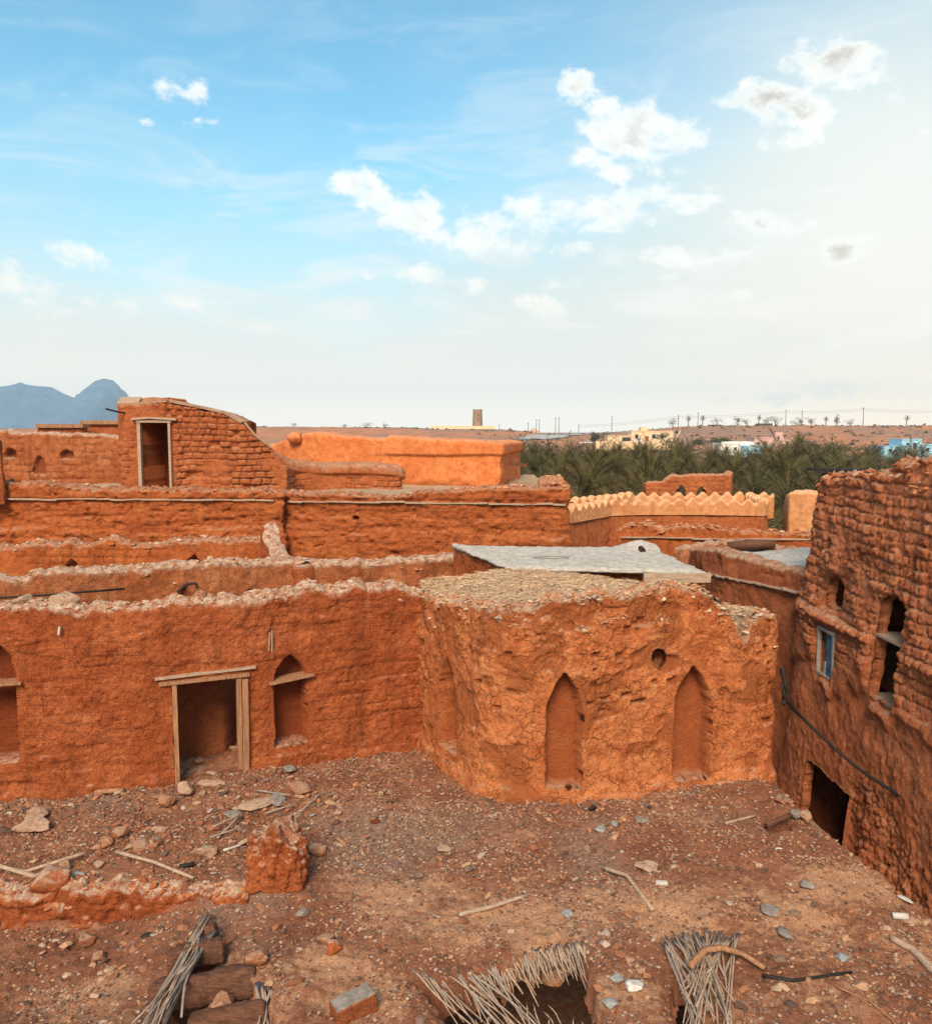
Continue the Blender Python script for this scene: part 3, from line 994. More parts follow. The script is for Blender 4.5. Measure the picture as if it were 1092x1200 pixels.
# ---- long plastered building
PB = Path([P(300, 570, 34), P(340, 570, 31.8), P(420, 570, 31), P(520, 570, 30.6), P(584, 572, 30.5), P(590, 572, 30.7), (1.75, 33.5), (2.35, 36.5)], 2)
tpb = PB.prof([(318, 522), (335, 515), (350, 508), (375, 507), (400, 511), (430, 513), (452, 514), (456, 510), (500, 513), (550, 516), (588, 519)])
tpb[0].append(PB.L); tpb[1].append(tpb[1][-1] + .0)
zcor = PB.hit(560, 533)[1]
def pb_disp(u, z, x, y):
    d = .05 * fbm(x * .8, y * .8, z * .8, 3, 171) + .02 * fbm(x * 4, y * 4, z * 4, 3, 172)
    uc_ = PB.hit(450, 540)[0]
    band = sm(zcor - .04, zcor + .04, z + .03 * vnoise(u * .7, 0, 0, 3)) * sm(uc_ - .8, uc_ + .6, u)
    d += .11 * band
    d -= .10 * sm(.35, .0, z - 4.05 + .25 * fbm(u * .8, 0, 0, 3, 9)) * sm(.1, .5, fbm(u * .5, 2.0, 0, 2, 10) + .4)
    return d
def pb_worn(u, z):
    return sm(.45, .15, z - 4.0 + .35 * fbm(u * .9, z, 0, 3, 9) + .25 * sm(PB.hit(530, 560)[0], PB.hit(570, 560)[0], u) * 3)
pb = wall('plastered_building', PB, 3.9, tpb, 1.2, M['plaster'], .045, pb_disp, toprough=.05, seed=40, dust_h=.0, rnd=.12, worn=pb_worn)
meta(pb, 'long low building in smooth bright orange plaster, behind the big wall', 'building')
mb = MB()
q_ = P(597, 543, 31.5)
mb.bar(q_, q_ + np.array((.65, -.15, -.08)), .22, .12)
mb.build('rain_spout', M['beam_wood'], pb)
lp = empty('mud_boulder', P(346, 512, 31.8), 'small round mud knob on the left end of the plastered roof', 'boulder')
def rock_geo(seed, sub=2, flat=1.0, rough=.28, blocky=0.0, facet=False):
    import bmesh
    bm = bmesh.new()
    bmesh.ops.create_icosphere(bm, subdivisions=sub, radius=1)
    V = np.array([v.co[:] for v in bm.verts])
    F = np.array([[v.index for v in f.verts] for f in bm.faces])
    bm.free()
    if blocky:
        q = V / np.abs(V).max(1, keepdims=True)
        V = V * (1 - blocky) + q * blocky * .78
    o = seed * 3.7
    if facet:
        g_ = np.random.default_rng(seed + 900)
        nn_ = g_.normal(0, 1, (22, 3)); nn_ /= np.linalg.norm(nn_, axis=1, keepdims=True)
        dd_ = g_.uniform(.62, .95, 22)
        Vd = V / np.linalg.norm(V, axis=1, keepdims=True)
        dt_ = Vd @ nn_.T
        rr_f = np.where(dt_ > .05, dd_[None] / np.maximum(dt_, .05), 9).min(1)
        V = Vd * np.minimum(rr_f, 1.15)[:, None]
    r = 1 + rough * fbm(V[:, 0] * 1.1 + o, V[:, 1] * 1.1, V[:, 2] * 1.1, 3, seed) + rough * .3 * fbm(V[:, 0] * 4 + o, V[:, 1] * 4, V[:, 2] * 4, 2, seed + 1)
    V = V * r[:, None]
    V[:, 2] *= flat
    return V, F
V_, F_ = rock_geo(3, 3, .7)
place('knob_body', V_ * .28 + P(346, 513, 31.8), F_, M['plaster'], lp)

# ---- grey lime roof over a low wall, behind the block
zr = 3.3
RA, RB_, RC, RD = G(529, 638, zr), G(766, 641, zr), G(829, 669, zr), G(598, 664, zr)
pth = Path([RA + (.05, -.05, 0), RD + (.12, .12, 0), RD + (.5, .25, 0), RC + (-.35, .22, 0), RC + (-.12, .45, 0), RB_ + (-.1, -.1, 0)], 0)
def st_disp(u, z, x, y):
    k = sm(2.6, 3.4, x)
    return (1 - k) * d_mud(.05, 1.4, .015, 181)(u, z, x, y) + k * d_stone(.42, .16, 182, .04)(u, z, x, y)
lw = wall('roofed_room', pth, -.1, ([0, 50], [3.2, 3.2]), .4, M['wall'], .036, st_disp, toprough=.02, seed=43, dust_h=0)
meta(lw, 'low mud room under a flat grey-white lime roof, behind the round-cornered block', 'building')
nu, nv = 130, 90
uu, vv = np.meshgrid(np.linspace(0, 1, nu), np.linspace(0, 1, nv), indexing='ij')
def bil(a, b, c, d):
    return (a[None, None] * ((1 - uu) * (1 - vv))[..., None] + b[None, None] * (uu * (1 - vv))[..., None] + c[None, None] * (uu * vv)[..., None] + d[None, None] * ((1 - uu) * vv)[..., None])
T = bil(RD, RC, RB_, RA)
ex = .05 * fbm(T[..., 0] * 2, T[..., 1] * 2, 0, 3, 11)
edge = sm(.06, 0, np.minimum(np.minimum(uu, 1 - uu), np.minimum(vv, 1 - vv)))
hump = np.exp(-(((T[..., 0] - G(748, 640, zr)[0]) / .45) ** 2 + ((T[..., 1] - G(748, 640, zr)[1]) / .5) ** 2))
left_lip = np.exp(-((uu - .0) / .05) ** 2) * sm(.5, 1, vv)
T[..., 2] += .03 * ex + .22 * hump + .07 * left_lip - .04 * edge + .012 * fbm(T[..., 0] * 7, T[..., 1] * 7, 0, 3, 12)
T[..., 0] += edge * .06 * vnoise(T[..., 0] * 5, T[..., 1] * 5, 0, 13)
T[..., 1] += edge * .06 * vnoise(T[..., 0] * 5, T[..., 1] * 5, 0, 14)
Bm = T.copy(); Bm[..., 2] = T[..., 2] * .0 + zr - .08
nn = nu * nv
idx = np.arange(nn).reshape(nu, nv)
Qs = [np.stack([idx[:-1, :-1], idx[1:, :-1], idx[1:, 1:], idx[:-1, 1:]], -1).reshape(-1, 4)]
Qs.append(Qs[0][:, ::-1] + nn)
for e, rv in ((idx[:, 0], 1), (idx[:, -1], 0), (idx[0], 0), (idx[-1], 1)):
    q = np.stack([e[:-1], e[:-1] + nn, e[1:] + nn, e[1:]], -1)
    Qs.append(q if rv else q[:, ::-1])
place('lime_roof', np.concatenate([T.reshape(-1, 3), Bm.reshape(-1, 3)]), Qs, M['limeroof'], lw, None, True, {'dust': np.full(2 * nn, .75), 'worn': np.zeros(2 * nn)})
mb = MB()
mb.bar(RC + (-1.25, -.02, -.13), RC + (.04, -.05, -.13), .12, .17)
mb.bar(RC + (.0, -.06, -.14), RC + (-.25, .5, -.12), .12, .18)
mb.build('eave_beam', M['board'], lw)
hp = G(753, 645, zr + .03)
mb = MB(); mb.tube([hp + (0, -.05, .0), hp + (0, .22, .02)], [.06, .06], 14)
mb.build('drain_hole_shade', M['dark'], lw)  # solid black tube; the shade inside the hole is its colour
ringp = [G(647, 655, zr) + np.array((.26 * math.cos(t) * 1.5, .13 * math.sin(t), .035)) for t in np.linspace(.3, PI * 2 - .5, 24)]
rg = MB(); rg.tube(ringp, .011, 5)
meta(rg.build('hoop', M['slate']), 'thin dark hoop lying on the grey lime roof', 'hoop')

# ---- alley wall beyond
AW = Path([P(800, 640, 27), P(833, 668, 23.3), P(890, 680, 21.6), P(950, 692, 19.8), P(985, 692, 19.0)], 1)
taw = AW.prof([(800, 642), (835, 645), (850, 648), (880, 656), (910, 664), (945, 671), (985, 672)])
zla = AW.hit(833, 671)[1], AW.hit(946, 695)[1]
aw = wall('alley_wall', AW, -4, taw, .6, M['alley'], .045, d_brick(.4, .2, .03, 191, .1, .6, .05), toprough=.05, seed=45, dust_h=.10)
meta(aw, 'tall shaded mud wall along the alley, carrying a small grey roof', 'wall')
stick_ledge(aw, AW, AW.hit(833, 670)[0], AW.hit(946, 695)[0], zla[0], zla[1], 30, 9, M['board'], .06, (.15, .5))
gr = [P(835, 646, 23.9), P(862, 646, 26.5), P(960, 640, 24), P(960, 670, 20.2)]
V = np.array(gr)
nu, nv = 40, 30
uu, vv = np.meshgrid(np.linspace(0, 1, nu), np.linspace(0, 1, nv), indexing='ij')
T = bil(V[0], V[3], V[2], V[1])
T[..., 2] += .03 * fbm(T[..., 0] * 3, T[..., 1] * 3, 0, 3, 5) - .02
idx = np.arange(nu * nv).reshape(nu, nv)
place('grey_roof', T.reshape(-1, 3), np.stack([idx[:-1, :-1], idx[1:, :-1], idx[1:, 1:], idx[:-1, 1:]], -1).reshape(-1, 4), M['limeroof'], aw, None, True, {'dust': np.full(nu * nv, .6), 'worn': np.zeros(nu * nv)})

# ---- lumpy two-storey building on the right
RBP = Path([(11, 20.4), (8.7, 20.35), (8.05, 20.15), P(942, 700, 19.6), (7.85, 18.5), (7.86, 16.5), (7.9, 14.6), (7.95, 12.5), (8.0, 10.5), (8.1, 6.5)], 2, far=True)
trb = RBP.prof([(952, 562), (958, 557), (1000, 554), (1018, 553), (1026, 545), (1034, 541), (1060, 541), (1092, 538), (1110, 538)])
zf_ = trb[1][0] - .35
trb = ([0] + trb[0] + [RBP.L], [zf_] + trb[1] + [trb[1][-1]])
def nzr(x0, x1, yt, yb, depth, soft=.05, pw_=2, rel=.35):
    a, b, zb_, zt_ = span(RBP, x0, x1, yt, yb)
    if b < a: a, b = b, a
    return (arch(a, b, zb_, zb_ + (zt_ - zb_) * (1 - rel), zt_, pw_), depth, soft)
w_up = nzr(964, 983, 674, 712, 1.6)
w_big = nzr(1022, 1050, 694, 824, 1.6, .05, 2.4, .15)
w_blue = span(RBP, 961, 979, 738, 793)
w_blue_n = (rect(min(w_blue[:2]), max(w_blue[:2]), w_blue[2], w_blue[3]), 1.2, .03)
w_dr = span(RBP, 954, 1006, 905, 1040)
w_dr_n = (rect(min(w_dr[:2]), max(w_dr[:2]), -4.2, w_dr[3]), 1.6, .05)
zlb = RBP.hit(975, 616)[1], RBP.hit(1040, 626)[1]
st1, st2 = d_stone(.25, .075, 201, .07), d_stone(.36, .09, 202, .06)
rb_c = d_brick(.30, .21, .10, 204, -.9, .0, .075)
def rb_disp(u, z, x, y):
    k = sm(.6, 1.6, z + .5 * fbm(u * .8, z * .5, 0, 3, 7))        # lumpy above, mud render in the middle
    k2 = sm(-.6, -1.4, z + .5 * fbm(u * .8, 3.0, 0, 3, 8)) * sm(3.5, 5.5, u)   # stones show again at the foot, near
    d = k * (.55 * st1(u, z, x, y) + .75 * rb_c(u, z, x, y)) + k2 * st2(u, z, x, y) + (1 - np.maximum(k, k2)) * d_mud(.05, 1.3, .014, 203)(u, z, x, y)
    d += .10 * sm(.2, .45, z + .45 * fbm(u * .9, 1.0, 0, 3, 206) - .25)            # upper storey stands proud
    d += .10 * np.exp(-((z - 1.95) / .12) ** 2)
    return d
rbh = [w_up[0], w_big[0], w_blue_n[0], w_dr_n[0]]
rbn = [nzr(960, 969, 630, 645, .3, .05), nzr(998, 1004, 640, 658, .3, .04), nzr(1057, 1066, 652, 673, .3, .05)]
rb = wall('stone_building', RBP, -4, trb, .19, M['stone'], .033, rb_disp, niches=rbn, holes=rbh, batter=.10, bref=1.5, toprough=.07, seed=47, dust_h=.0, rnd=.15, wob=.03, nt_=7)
meta(rb, 'tall lumpy mud-and-stone building over the alley with dark arched windows', 'building')
stick_ledge(rb, RBP, RBP.hit(962, 614)[0], RBP.hit(1086, 634)[0], RBP.hit(966, 614)[1] , RBP.hit(1086, 634)[1], 30, 12, M['palelump'], -.29, (.12, .4))
mb = MB()
a, b = sorted(w_big_u for w_big_u in (RBP.hit(1022, 750)[0], RBP.hit(1052, 750)[0]))
zsh = RBP.hit(1036, 749)[1]
pA, pB = on(RBP, a - .05, -.28), on(RBP, b + .05, -.28)
pA.z = pB.z = zsh
mb.bar(pA, pB, .5, .05)
mb.build('window_shelf', M['board'], rb)
mb = MB()
zsl = RBP.hit(1034, 824)[1]
pA.z = pB.z = zsl
mb.bar(pA, pB, .55, .07)
mb.build('sill', M['board'], rb)
bw0, bw1, bz0, bz1 = min(w_blue[:2]), max(w_blue[:2]), w_blue[2], w_blue[3]
bf = MB()
for (ua, za, ub, zb2, w) in ((bw0, bz0, bw0, bz1, .06), (bw1, bz0, bw1, bz1, .06), (bw0, bz0, bw1, bz0, .07), (bw0, bz1, bw1, bz1, .06)):
    bar_on(bf, RBP, ua, za, ub, zb2, .09, w, .05)
wf = bf.build('window_frame', M['whitewood'], rb)
bf = MB()
bar_on(bf, RBP, bw0 + (bw1 - bw0) * .70, bz0 + .03, bw0 + (bw1 - bw0) * .70, bz1 - .03, .03, (bw1 - bw0) * .42, .03)
bf.build('blue_shutter', M['bluecloth'], wf)
bf = MB()
bar_on(bf, RBP, bw0 + (bw1 - bw0) * .40, bz0 + .03, bw0 + (bw1 - bw0) * .50, bz0 + .32, .05, .07, .05)
bf.build('loose_slat', M['whitewood'], wf)
mb = MB()
dl0, dl1 = min(w_dr[:2]), max(w_dr[:2])
bar_on(mb, RBP, dl0 - .2, w_dr[3] + .06, dl1 + .25, w_dr[3] + .06, .3, .12, -.28)
mb.build('door_lintel', M['beam_wood'], rb)
mb = MB()
x0_, x1_, y0_, y1_, z0_, z1_ = 8.36, 12.2, 5.5, 20.2, -4.0, 4.55
mb.add([(x0_, y0_, z0_), (x1_, y0_, z0_), (x1_, y1_, z0_), (x0_, y1_, z0_), (x0_ + .15, y0_, z1_), (x1_, y0_, z1_), (x1_, y1_, z1_), (x0_ + .15, y1_, z1_)],
       [(0, 3, 2, 1), (4, 5, 6, 7), (0, 1, 5, 4), (1, 2, 6, 5), (2, 3, 7, 6)])
mb.build('inner_room', M['alley'], rb)
for zf__ in (-.9, 1.05):
    mb = MB(); mb.box((10.2, 14.6, zf__ - .1), (3.6, 11, .2)); mb.build('inner_floor', M['alley'], rb)
# roof sheet at its back corner
rs = MB()
A_, B_ = P(958, 552, 21.6), P(1022, 553, 21.0)
rs.bar(A_, B_, 1.2, .05)
for t in np.linspace(.0, 1, 9):
    c = A_ * (1 - t) + B_ * t
    rs.bar(c + (0, -.62, .03), c + (0, .6, .03), .07, .06)
rso = rs.build('roof_sheet', M['dark'])
meta(rso, 'dark ribbed roof sheet lying at the back corner of the lumpy building', 'roof sheet')
rs = MB(); rs.bar(A_ + (.1, -.56, -.10), B_ + (-.4, -.56, -.10), .05, .13)
rs.build('white_batten', M['whitetrash'], rso)
for t in (.03, .6):
    c = A_ * (1 - t) + B_ * t
    rs = MB(); rs.box((c[0], c[1] - .3, c[2] - .5), (.1, .1, .95)); rs.build('post', M['beam_wood'], rso)

# ---- crenellated building
def cren(name, label, path, zt, zband, z0, mat, wmat, n_off=0.0, par=True):
    root = wall(name, path, z0, ([0, 99], [zband, zband]), .5, wmat, .06, d_mud(.03, 1.0, .012, 211), toprough=.0, seed=50, dust_h=0)
    if label: meta(root, label, 'building')
    return root
CB = Path([P(640, 640, 29.5), P(668, 640, 30), P(715, 640, 32.6), P(748, 640, 33), P(820, 640, 33), P(893, 640, 32.6), P(898, 640, 33), (12.2, 36.3)], 0)
zm, zbd = 3.45, 2.82
cbw = wall('crenellated_building', CB, -4, ([0, 99], [zbd, zbd]), .5, M['brick'], .06, d_brick(.45, .22, .025, 211, -.1, .5, .03), toprough=.0, seed=50, dust_h=0)
meta(cbw, 'brown mud building topped by a pale band with pointed crenels', 'building')
def par_disp(u, z, x, y): return .07 + .02 * fbm(x, y, z, 3, 5)
def cren_top(path, pitch, base, hgt, ph=0.0):
    def f(u):
        t = ((u / pitch + ph) % 1.0)
        tri = 1 - np.abs(2 * t - 1)
        i_ = np.floor(u / pitch + ph)
        a_ = .8 + .35 * _h(i_.astype(np.int64), 0 * i_.astype(np.int64), 0 * i_.astype(np.int64), 5)
        return base + hgt * a_ * sm(0.05, .95, tri) ** .85 + .02 * fbm(u * 3, 0, 0, 3, 6)
    return f
par = wall('crenel_parapet', CB, zbd - .03, cren_top(CB, .52, zm - .24, .19), .32, M['cream'], .045, par_disp, toprough=.015, seed=52, dust_h=.05, rnd=.05, parent=cbw)
CB2 = Path([P(672, 630, 33.5), P(740, 630, 36.3), P(905, 630, 36.3)])
par = wall('crenel_parapet', CB2, zbd - .5, cren_top(CB2, .52, zm - .24, .19), .32, M['cream'], .05, par_disp, toprough=.015, seed=53, dust_h=.05, rnd=.05, parent=cbw)
V = np.array([P(716, 640, 33.4) * (1, 1, 0) + (0, 0, 2.7), (11.2, 33.4, 2.7), (11.6, 36.2, 2.7), P(716, 640, 35.5) * (1, 1, 0) + (0, 0, 2.7)])
uu, vv = np.meshgrid(np.linspace(0, 1, 30), np.linspace(0, 1, 12), indexing='ij')
T = bil(*V)
idx = np.arange(360).reshape(30, 12)
place('flat_roof', T.reshape(-1, 3), np.stack([idx[:-1, :-1], idx[1:, :-1], idx[1:, 1:], idx[:-1, 1:]], -1).reshape(-1, 4), M['gravelroof'], cbw, None, True, {'dust': np.zeros(360), 'worn': np.zeros(360)})
# roofless room rising behind the crenels
RU = Path([P(752, 590, 41), P(756, 590, 38), P(790, 590, 38), P(828, 590, 37.6), P(856, 590, 38.4), P(858, 590, 41)], 0)
tru = RU.prof([(752, 567), (757, 566), (777, 565), (783, 560), (790, 557), (828, 557), (856, 556)])
tru = ([0] + tru[0] + [RU.L], [tru[1][0]] + tru[1] + [tru[1][-1]])
def hz(x0, x1, yt, yb):
    a, b, zb_, zt_ = span(RU, x0, x1, yt, yb)
    return arch(a, b, zb_, zb_ + (zt_ - zb_) * .5, zt_, 2.2)
ru = wall('roofless_room', RU, -1, tru, .4, M['brick'], .05, d_brick(.4, .2, .05, 221), holes=[hz(792, 804, 568, 590), hz(816, 828, 570, 590)], toprough=.04, seed=55, dust_h=.07)
meta(ru, 'roofless brick room with two open arched windows, rising behind the crenels', 'ruin')

# ---- low walls between the lime roof and the crenellated building
LW1 = Path([P(722, 640, 28.6), P(800, 640, 28), P(880, 640, 27.6), P(955, 640, 27.4)], 1)
tl1 = LW1.prof([(722, 622), (735, 616), (760, 613), (772, 620), (800, 617), (825, 616), (850, 620), (856, 625), (900, 625), (950, 626)])
lw1 = wall('low_wall', LW1, -4, tl1, .6, M['back'], .05, d_mud(.06, 1.2, .02, 231), toprough=.08, seed=57, dust_h=.06)
meta(lw1, 'low wall with a humped broken top, in front of the crenellated building', 'wall')
stick_ledge(lw1, LW1, LW1.hit(728, 628)[0], LW1.hit(950, 632)[0], LW1.hit(728, 629)[1], LW1.hit(950, 632)[1], 30, 15, M['board'], .04)
LW2 = Path([P(790, 640, 26.2), P(860, 640, 25.6), P(920, 640, 25.2), P(955, 640, 25)], 1)
tl2 = LW2.prof([(790, 645), (805, 641), (830, 637), (880, 636), (910, 641), (950, 644)])
lw2 = wall('low_wall', LW2, -4, tl2, .6, M['lump'], .05, d_stone(.4, .10, 241), toprough=.07, seed=58, dust_h=.1)
meta(lw2, 'lowest rubble wall with a fallen beam on it, just behind the small grey roof', 'wall')
mb = MB(); mb.tube([P(852, 640, 25.4), P(880, 638, 25.2), P(908, 637, 25.1)], [.12, .14, .12], 7, .2)
meta(mb.build('fallen_beam', M['beam_wood'], smooth=True), 'grey-brown beam fallen on the lowest rubble wall', 'beam')
OB = Path([P(918, 620, 36.5), P(920, 620, 34), P(925, 620, 33.6), P(990, 620, 33)], 1)
ob = wall('plastered_block', OB, -4, OB.prof([(917, 584), (922, 578), (932, 576), (985, 577)]), 1.0, M['cream'], .06, d_mud(.03, .8, .01, 251), toprough=.03, seed=59, dust_h=.14, rnd=.12)
meta(ob, 'small orange plastered block with a white top, left of the lumpy building', 'building')

# ================================================================== terrace (the roof we look down on)
def in_poly(poly, x, y):
    """signed distance to a polygon, negative inside"""
    p = np.array(poly)[:, :2]
    d = np.full(np.shape(x), 1e9)
    ins = np.zeros(np.shape(x), bool)
    n = len(p)
    for i in range(n):
        a, b = p[i], p[(i + 1) % n]
        e = b - a
        t = np.clip(((x - a[0]) * e[0] + (y - a[1]) * e[1]) / (e @ e), 0, 1)
        d = np.minimum(d, np.hypot(x - a[0] - t * e[0], y - a[1] - t * e[1]))
        c = ((a[1] > y) != (b[1] > y)) & (x < (b[0] - a[0]) * (y - a[1]) / (b[1] - a[1] + 1e-12) + a[0])
        ins ^= c
    return np.where(ins, -d, d)

HOLE_A = [G(486, 1143), G(505, 1149), G(560, 1140), G(600, 1122), G(640, 1113), G(680, 1104), G(690, 1130), G(700, 1175), G(722, 1250), G(560, 1250), G(530, 1200)]
HOLE_B = [G(232, 1092), G(246, 1090), G(292, 1150), G(318, 1160), G(322, 1250), G(150, 1250), G(185, 1180)]
HOLE_C = [G(893, 968), G(912, 962), G(930, 968), G(926, 977), G(905, 978)]
HOLE_D = [G(792, 1148), G(806, 1152), G(815, 1180), G(838, 1215), G(800, 1215), G(786, 1180)]
HOLES = [HOLE_A, HOLE_B, HOLE_C, HOLE_D]
EDGE = [G(905, 925), G(930, 940), G(960, 968), G(1010, 1010), G(1055, 1045), G(1100, 1082), G(1150, 1125), G(1250, 1230)]
EY = np.array([e[1] for e in EDGE])[::-1]
EX = np.array([e[0] for e in EDGE])[::-1]
SANDY = [(590, 1080, 110, 30, 1.0), (470, 1050, 90, 40, .55), (880, 1070, 170, 45, .6), (1000, 1040, 90, 25, .7), (700, 1060, 60, 16, .9), (900, 1170, 90, 30, .6), (390, 1120, 60, 40, .5), (110, 1130, 70, 30, .45), (735, 1165, 40, 22, .8), (1060, 1100, 60, 50, .5), (440, 1170, 60, 40, .5)]
GREY = [(450, 985, 110, 55, 1.0), (300, 1050, 70, 60, .6), (560, 960, 90, 30, .5), (120, 940, 120, 25, .7), (700, 1010, 50, 60, .6), (690, 1080, 50, 50, .6), (860, 965, 80, 25, .5)]
def blobs(lst, x, y):
    r = np.zeros(np.shape(x))
    for px, py, rx, ry, k in lst:
        c = G(px, py)
        ax = rx / 1000 * math.hypot(c[0], c[1], 6) * .93
        ay = abs(G(px, py - ry)[1] - G(px, py + ry)[1]) / 2
        r = np.maximum(r, k * np.exp(-1.2 * (((x - c[0]) / ax) ** 2 + ((y - c[1]) / ay) ** 2)))
    return r
LPX = [G(a, b)[0] for a, b in ((-60, 1046), (70, 1046), (150, 1040), (230, 1052), (290, 1049))]
LPY = [G(a, b)[1] for a, b in ((-60, 1046), (70, 1046), (150, 1040), (230, 1052), (290, 1049))]
def ground_z(x, y):
    x, y = np.asarray(x, float), np.asarray(y, float)
    z = .05 * fbm(x * .7, y * .7, 1.0, 3, 301) + .025 * fbm(x * 2.6, y * 2.6, 2.0, 3, 302)
    # hollow in front of the low wall stump on the left
    yl = np.interp(x, LPX, LPY) - .10
    z = z - (.14 * sm(-2.4, -2.9, x) + .36 * sm(-3.0, -5.0, x)) * sm(yl + .34, yl + .10, y) * sm(7.5, 9.3, y)
    # rubble banked up at the doorway and along the wall foot
    c = G(330, 925)
    z = z + .16 * np.exp(-(((x - c[0]) / 1.3) ** 2 + ((y - c[1]) / .8) ** 2))
    c = G(905, 925)
    z = z + .10 * np.exp(-(((x - c[0]) / .8) ** 2 + ((y - c[1]) / .9) ** 2))
    # shallow scarp across the middle right
    pl = np.interp(x, [G(760, 1065)[0], G(820, 1090)[0], G(900, 1085)[0], G(1000, 1075)[0]], [G(760, 1065)[1], G(820, 1092)[1], G(900, 1088)[1], G(1000, 1070)[1]])
    z = z + .06 * sm(-.1, .1, y - pl + .1 * vnoise(x * 3, 0, 0, 5)) * sm(1.7, 2.3, x)
    return z
GX0, GX1, GY0, GY1, GR = -9.0, 6.6, 7.4, 16.9, .023
nx, ny = int((GX1 - GX0) / GR), int((GY1 - GY0) / GR)
gx, gy = np.meshgrid(np.linspace(GX0, GX1, nx), np.linspace(GY0, GY1, ny), indexing='ij')
gz = ground_z(gx, gy)
hd = np.full(gx.shape, 9.0)
for hpoly in HOLES:
    hd = np.minimum(hd, in_poly(hpoly, gx, gy) + .05 * fbm(gx * 4, gy * 4, 0, 3, 310))
ed = np.interp(gy, EY, EX) + .12 * fbm(gx * 0, gy * 2.2, 0, 4, 311) - gx
f1, f2, cc = worley(gx * 7, gy * 7, 312)
lump = sm(.42, .08, f1) * np.where(cc > .62, (cc - .62) / .38, 0)
sandm = blobs(SANDY, gx, gy) + .25 * fbm(gx * 1.2, gy * 1.2, 0, 3, 313)
greym = blobs(GREY, gx, gy) + .2 * fbm(gx * 1.5, gy * 1.5, 5, 3, 314)
rough_ = 1 - .65 * np.clip(sandm, 0, 1)
gz = gz + rough_ * (.045 * lump + .016 * fbm(gx * 8, gy * 8, 0, 3, 315)) + .006 * fbm(gx * 22, gy * 22, 0, 2, 316)
gz -= .05 * sm(.18, .0, hd) + .10 * sm(.30, 0, ed)
# broken thickness of the roof at its edges: drop the rim vertices
drop = (hd < 0) & (hd > -.06) | (ed < 0) & (ed > -.08)
gz = np.where(drop, gz - .34 - .12 * fbm(gx * 5, gy * 5, 0, 2, 317), gz)
keepv = (hd > -.06) & (ed > -.08)
idx = np.arange(gx.size).reshape(gx.shape)
kq = keepv[:-1, :-1] & keepv[1:, :-1] & keepv[1:, 1:] & keepv[:-1, 1:]
Q = np.stack([idx[:-1, :-1], idx[1:, :-1], idx[1:, 1:], idx[:-1, 1:]], -1)[kq]
used = np.unique(Q)
remap = np.full(gx.size, -1)
remap[used] = np.arange(len(used))

m, nt, bs = nt_new('terrace earth')
k = N(nt)
gn = k.n('ShaderNodeNewGeometry')
p = gn.outputs['Position']
n1, n2, n3, n4 = k.noise(p, 1.3, 5, .6), k.noise(p, 8, 6, .65), k.noise(p, 34, 5, .7), k.noise(p, 110, 3, .6)
col = k.mix(k.rng(n1, .38, .62), (.23, .090, .049), (.32, .135, .075))
col = k.mix(k.rng(n2, .50, .72, 0, .7), col, (.20, .085, .05))
gat = k.n('ShaderNodeAttribute', attribute_name='grey')
col = k.mix(k.math('MULTIPLY', k.rng(gat.outputs['Fac'], .15, .8), .75), col, k.mix(k.rng(n3, .4, .62), (.21, .145, .115), (.36, .265, .21)))
sat = k.n('ShaderNodeAttribute', attribute_name='sand')
sf = k.math('ADD', sat.outputs['Fac'], k.math('MULTIPLY', k.math('SUBTRACT', n2, .5), 1.3))
sf = k.rng(sf, .08, .55)
col = k.mix(k.math('MULTIPLY', sf, .92), col, k.mix(k.rng(n3, .38, .62), (.45, .230, .125), (.58, .345, .21)))
col = k.mix(k.rng(n3, .56, .72, 0, .6), col, (.10, .048, .032))
vv_ = k.vor(p, 60, 'F1')
col = k.mix(k.rng(vv_.outputs['Distance'], .30, .16, 0, .75), col, k.mix(k.rng(n2, .4, .6), (.11, .06, .045), (.36, .22, .15)))
pale = k.noise(p, 150, 1, .5)
col = k.mix(k.rng(pale, .69, .75, 0, .8), col, (.62, .47, .36))
k.lk(col, bs.inputs['Base Color'])
nb = k.bump(k.math('ADD', k.math('MULTIPLY', n3, .6), k.math('MULTIPLY', n4, .4)), .045, 1.0)
nb = k.bump(k.rng(vv_.outputs['Distance'], .35, .05), .012, 1.0, nb)
k.lk(nb, bs.inputs['Normal'])
M['earth'] = m
Vg = np.stack([gx, gy, gz], -1).reshape(-1, 3)[used]
terr = place('terrace', Vg, remap[Q], M['earth'], None, None, True, {'sand': sandm.reshape(-1)[used], 'grey': greym.reshape(-1)[used]})
terr['kind'] = 'structure'
# near strip towards and below the camera, coarse, so the roof does not stop at the frame
sheet('terrace', -9, 6.6, 1.0, 7.42, lambda x, y: ground_z(x, y) * sm(5, 7.4, y), .12, M['earth'], mask=lambda x, y: x < np.interp(y, EY, EX))
sheet('terrace', -15, -8.98, 1.0, 17.5, lambda x, y: ground_z(x, y) * sm(-10.5, -9, x) - .01, .12, M['earth'])
# room under the roof: floor, and the wall down to the alley
sheet('room_floor', -15, 6, 1, 17, lambda x, y: -3.4 + 0 * x, 1.0, M['alley'])
EP = Path([(EX[-1] - .25, 18.5), (EX[-1] - .2, 15.2)] + [(a - .22, b) for a, b in zip(EX[::-1], EY[::-1])] + [(EX[0] - .2, 3), (EX[0] - .2, 1)], 0)
rw = wall('retaining_wall', EP, -4, ([0, 99], [-.22, -.22]), .5, M['alley'], .08, d_stone(.35, .08, 331), toprough=.02, seed=62, dust_h=0)
meta(rw, 'dark retaining wall dropping from the terrace edge into the alley', 'wall')

def gh(px, py, dz=0.0):
    c = G(px, py)
    z = float(ground_z(c[0], c[1]))
    c = G(px, py, z)
    return np.array((c[0], c[1], float(ground_z(c[0], c[1])) + dz))

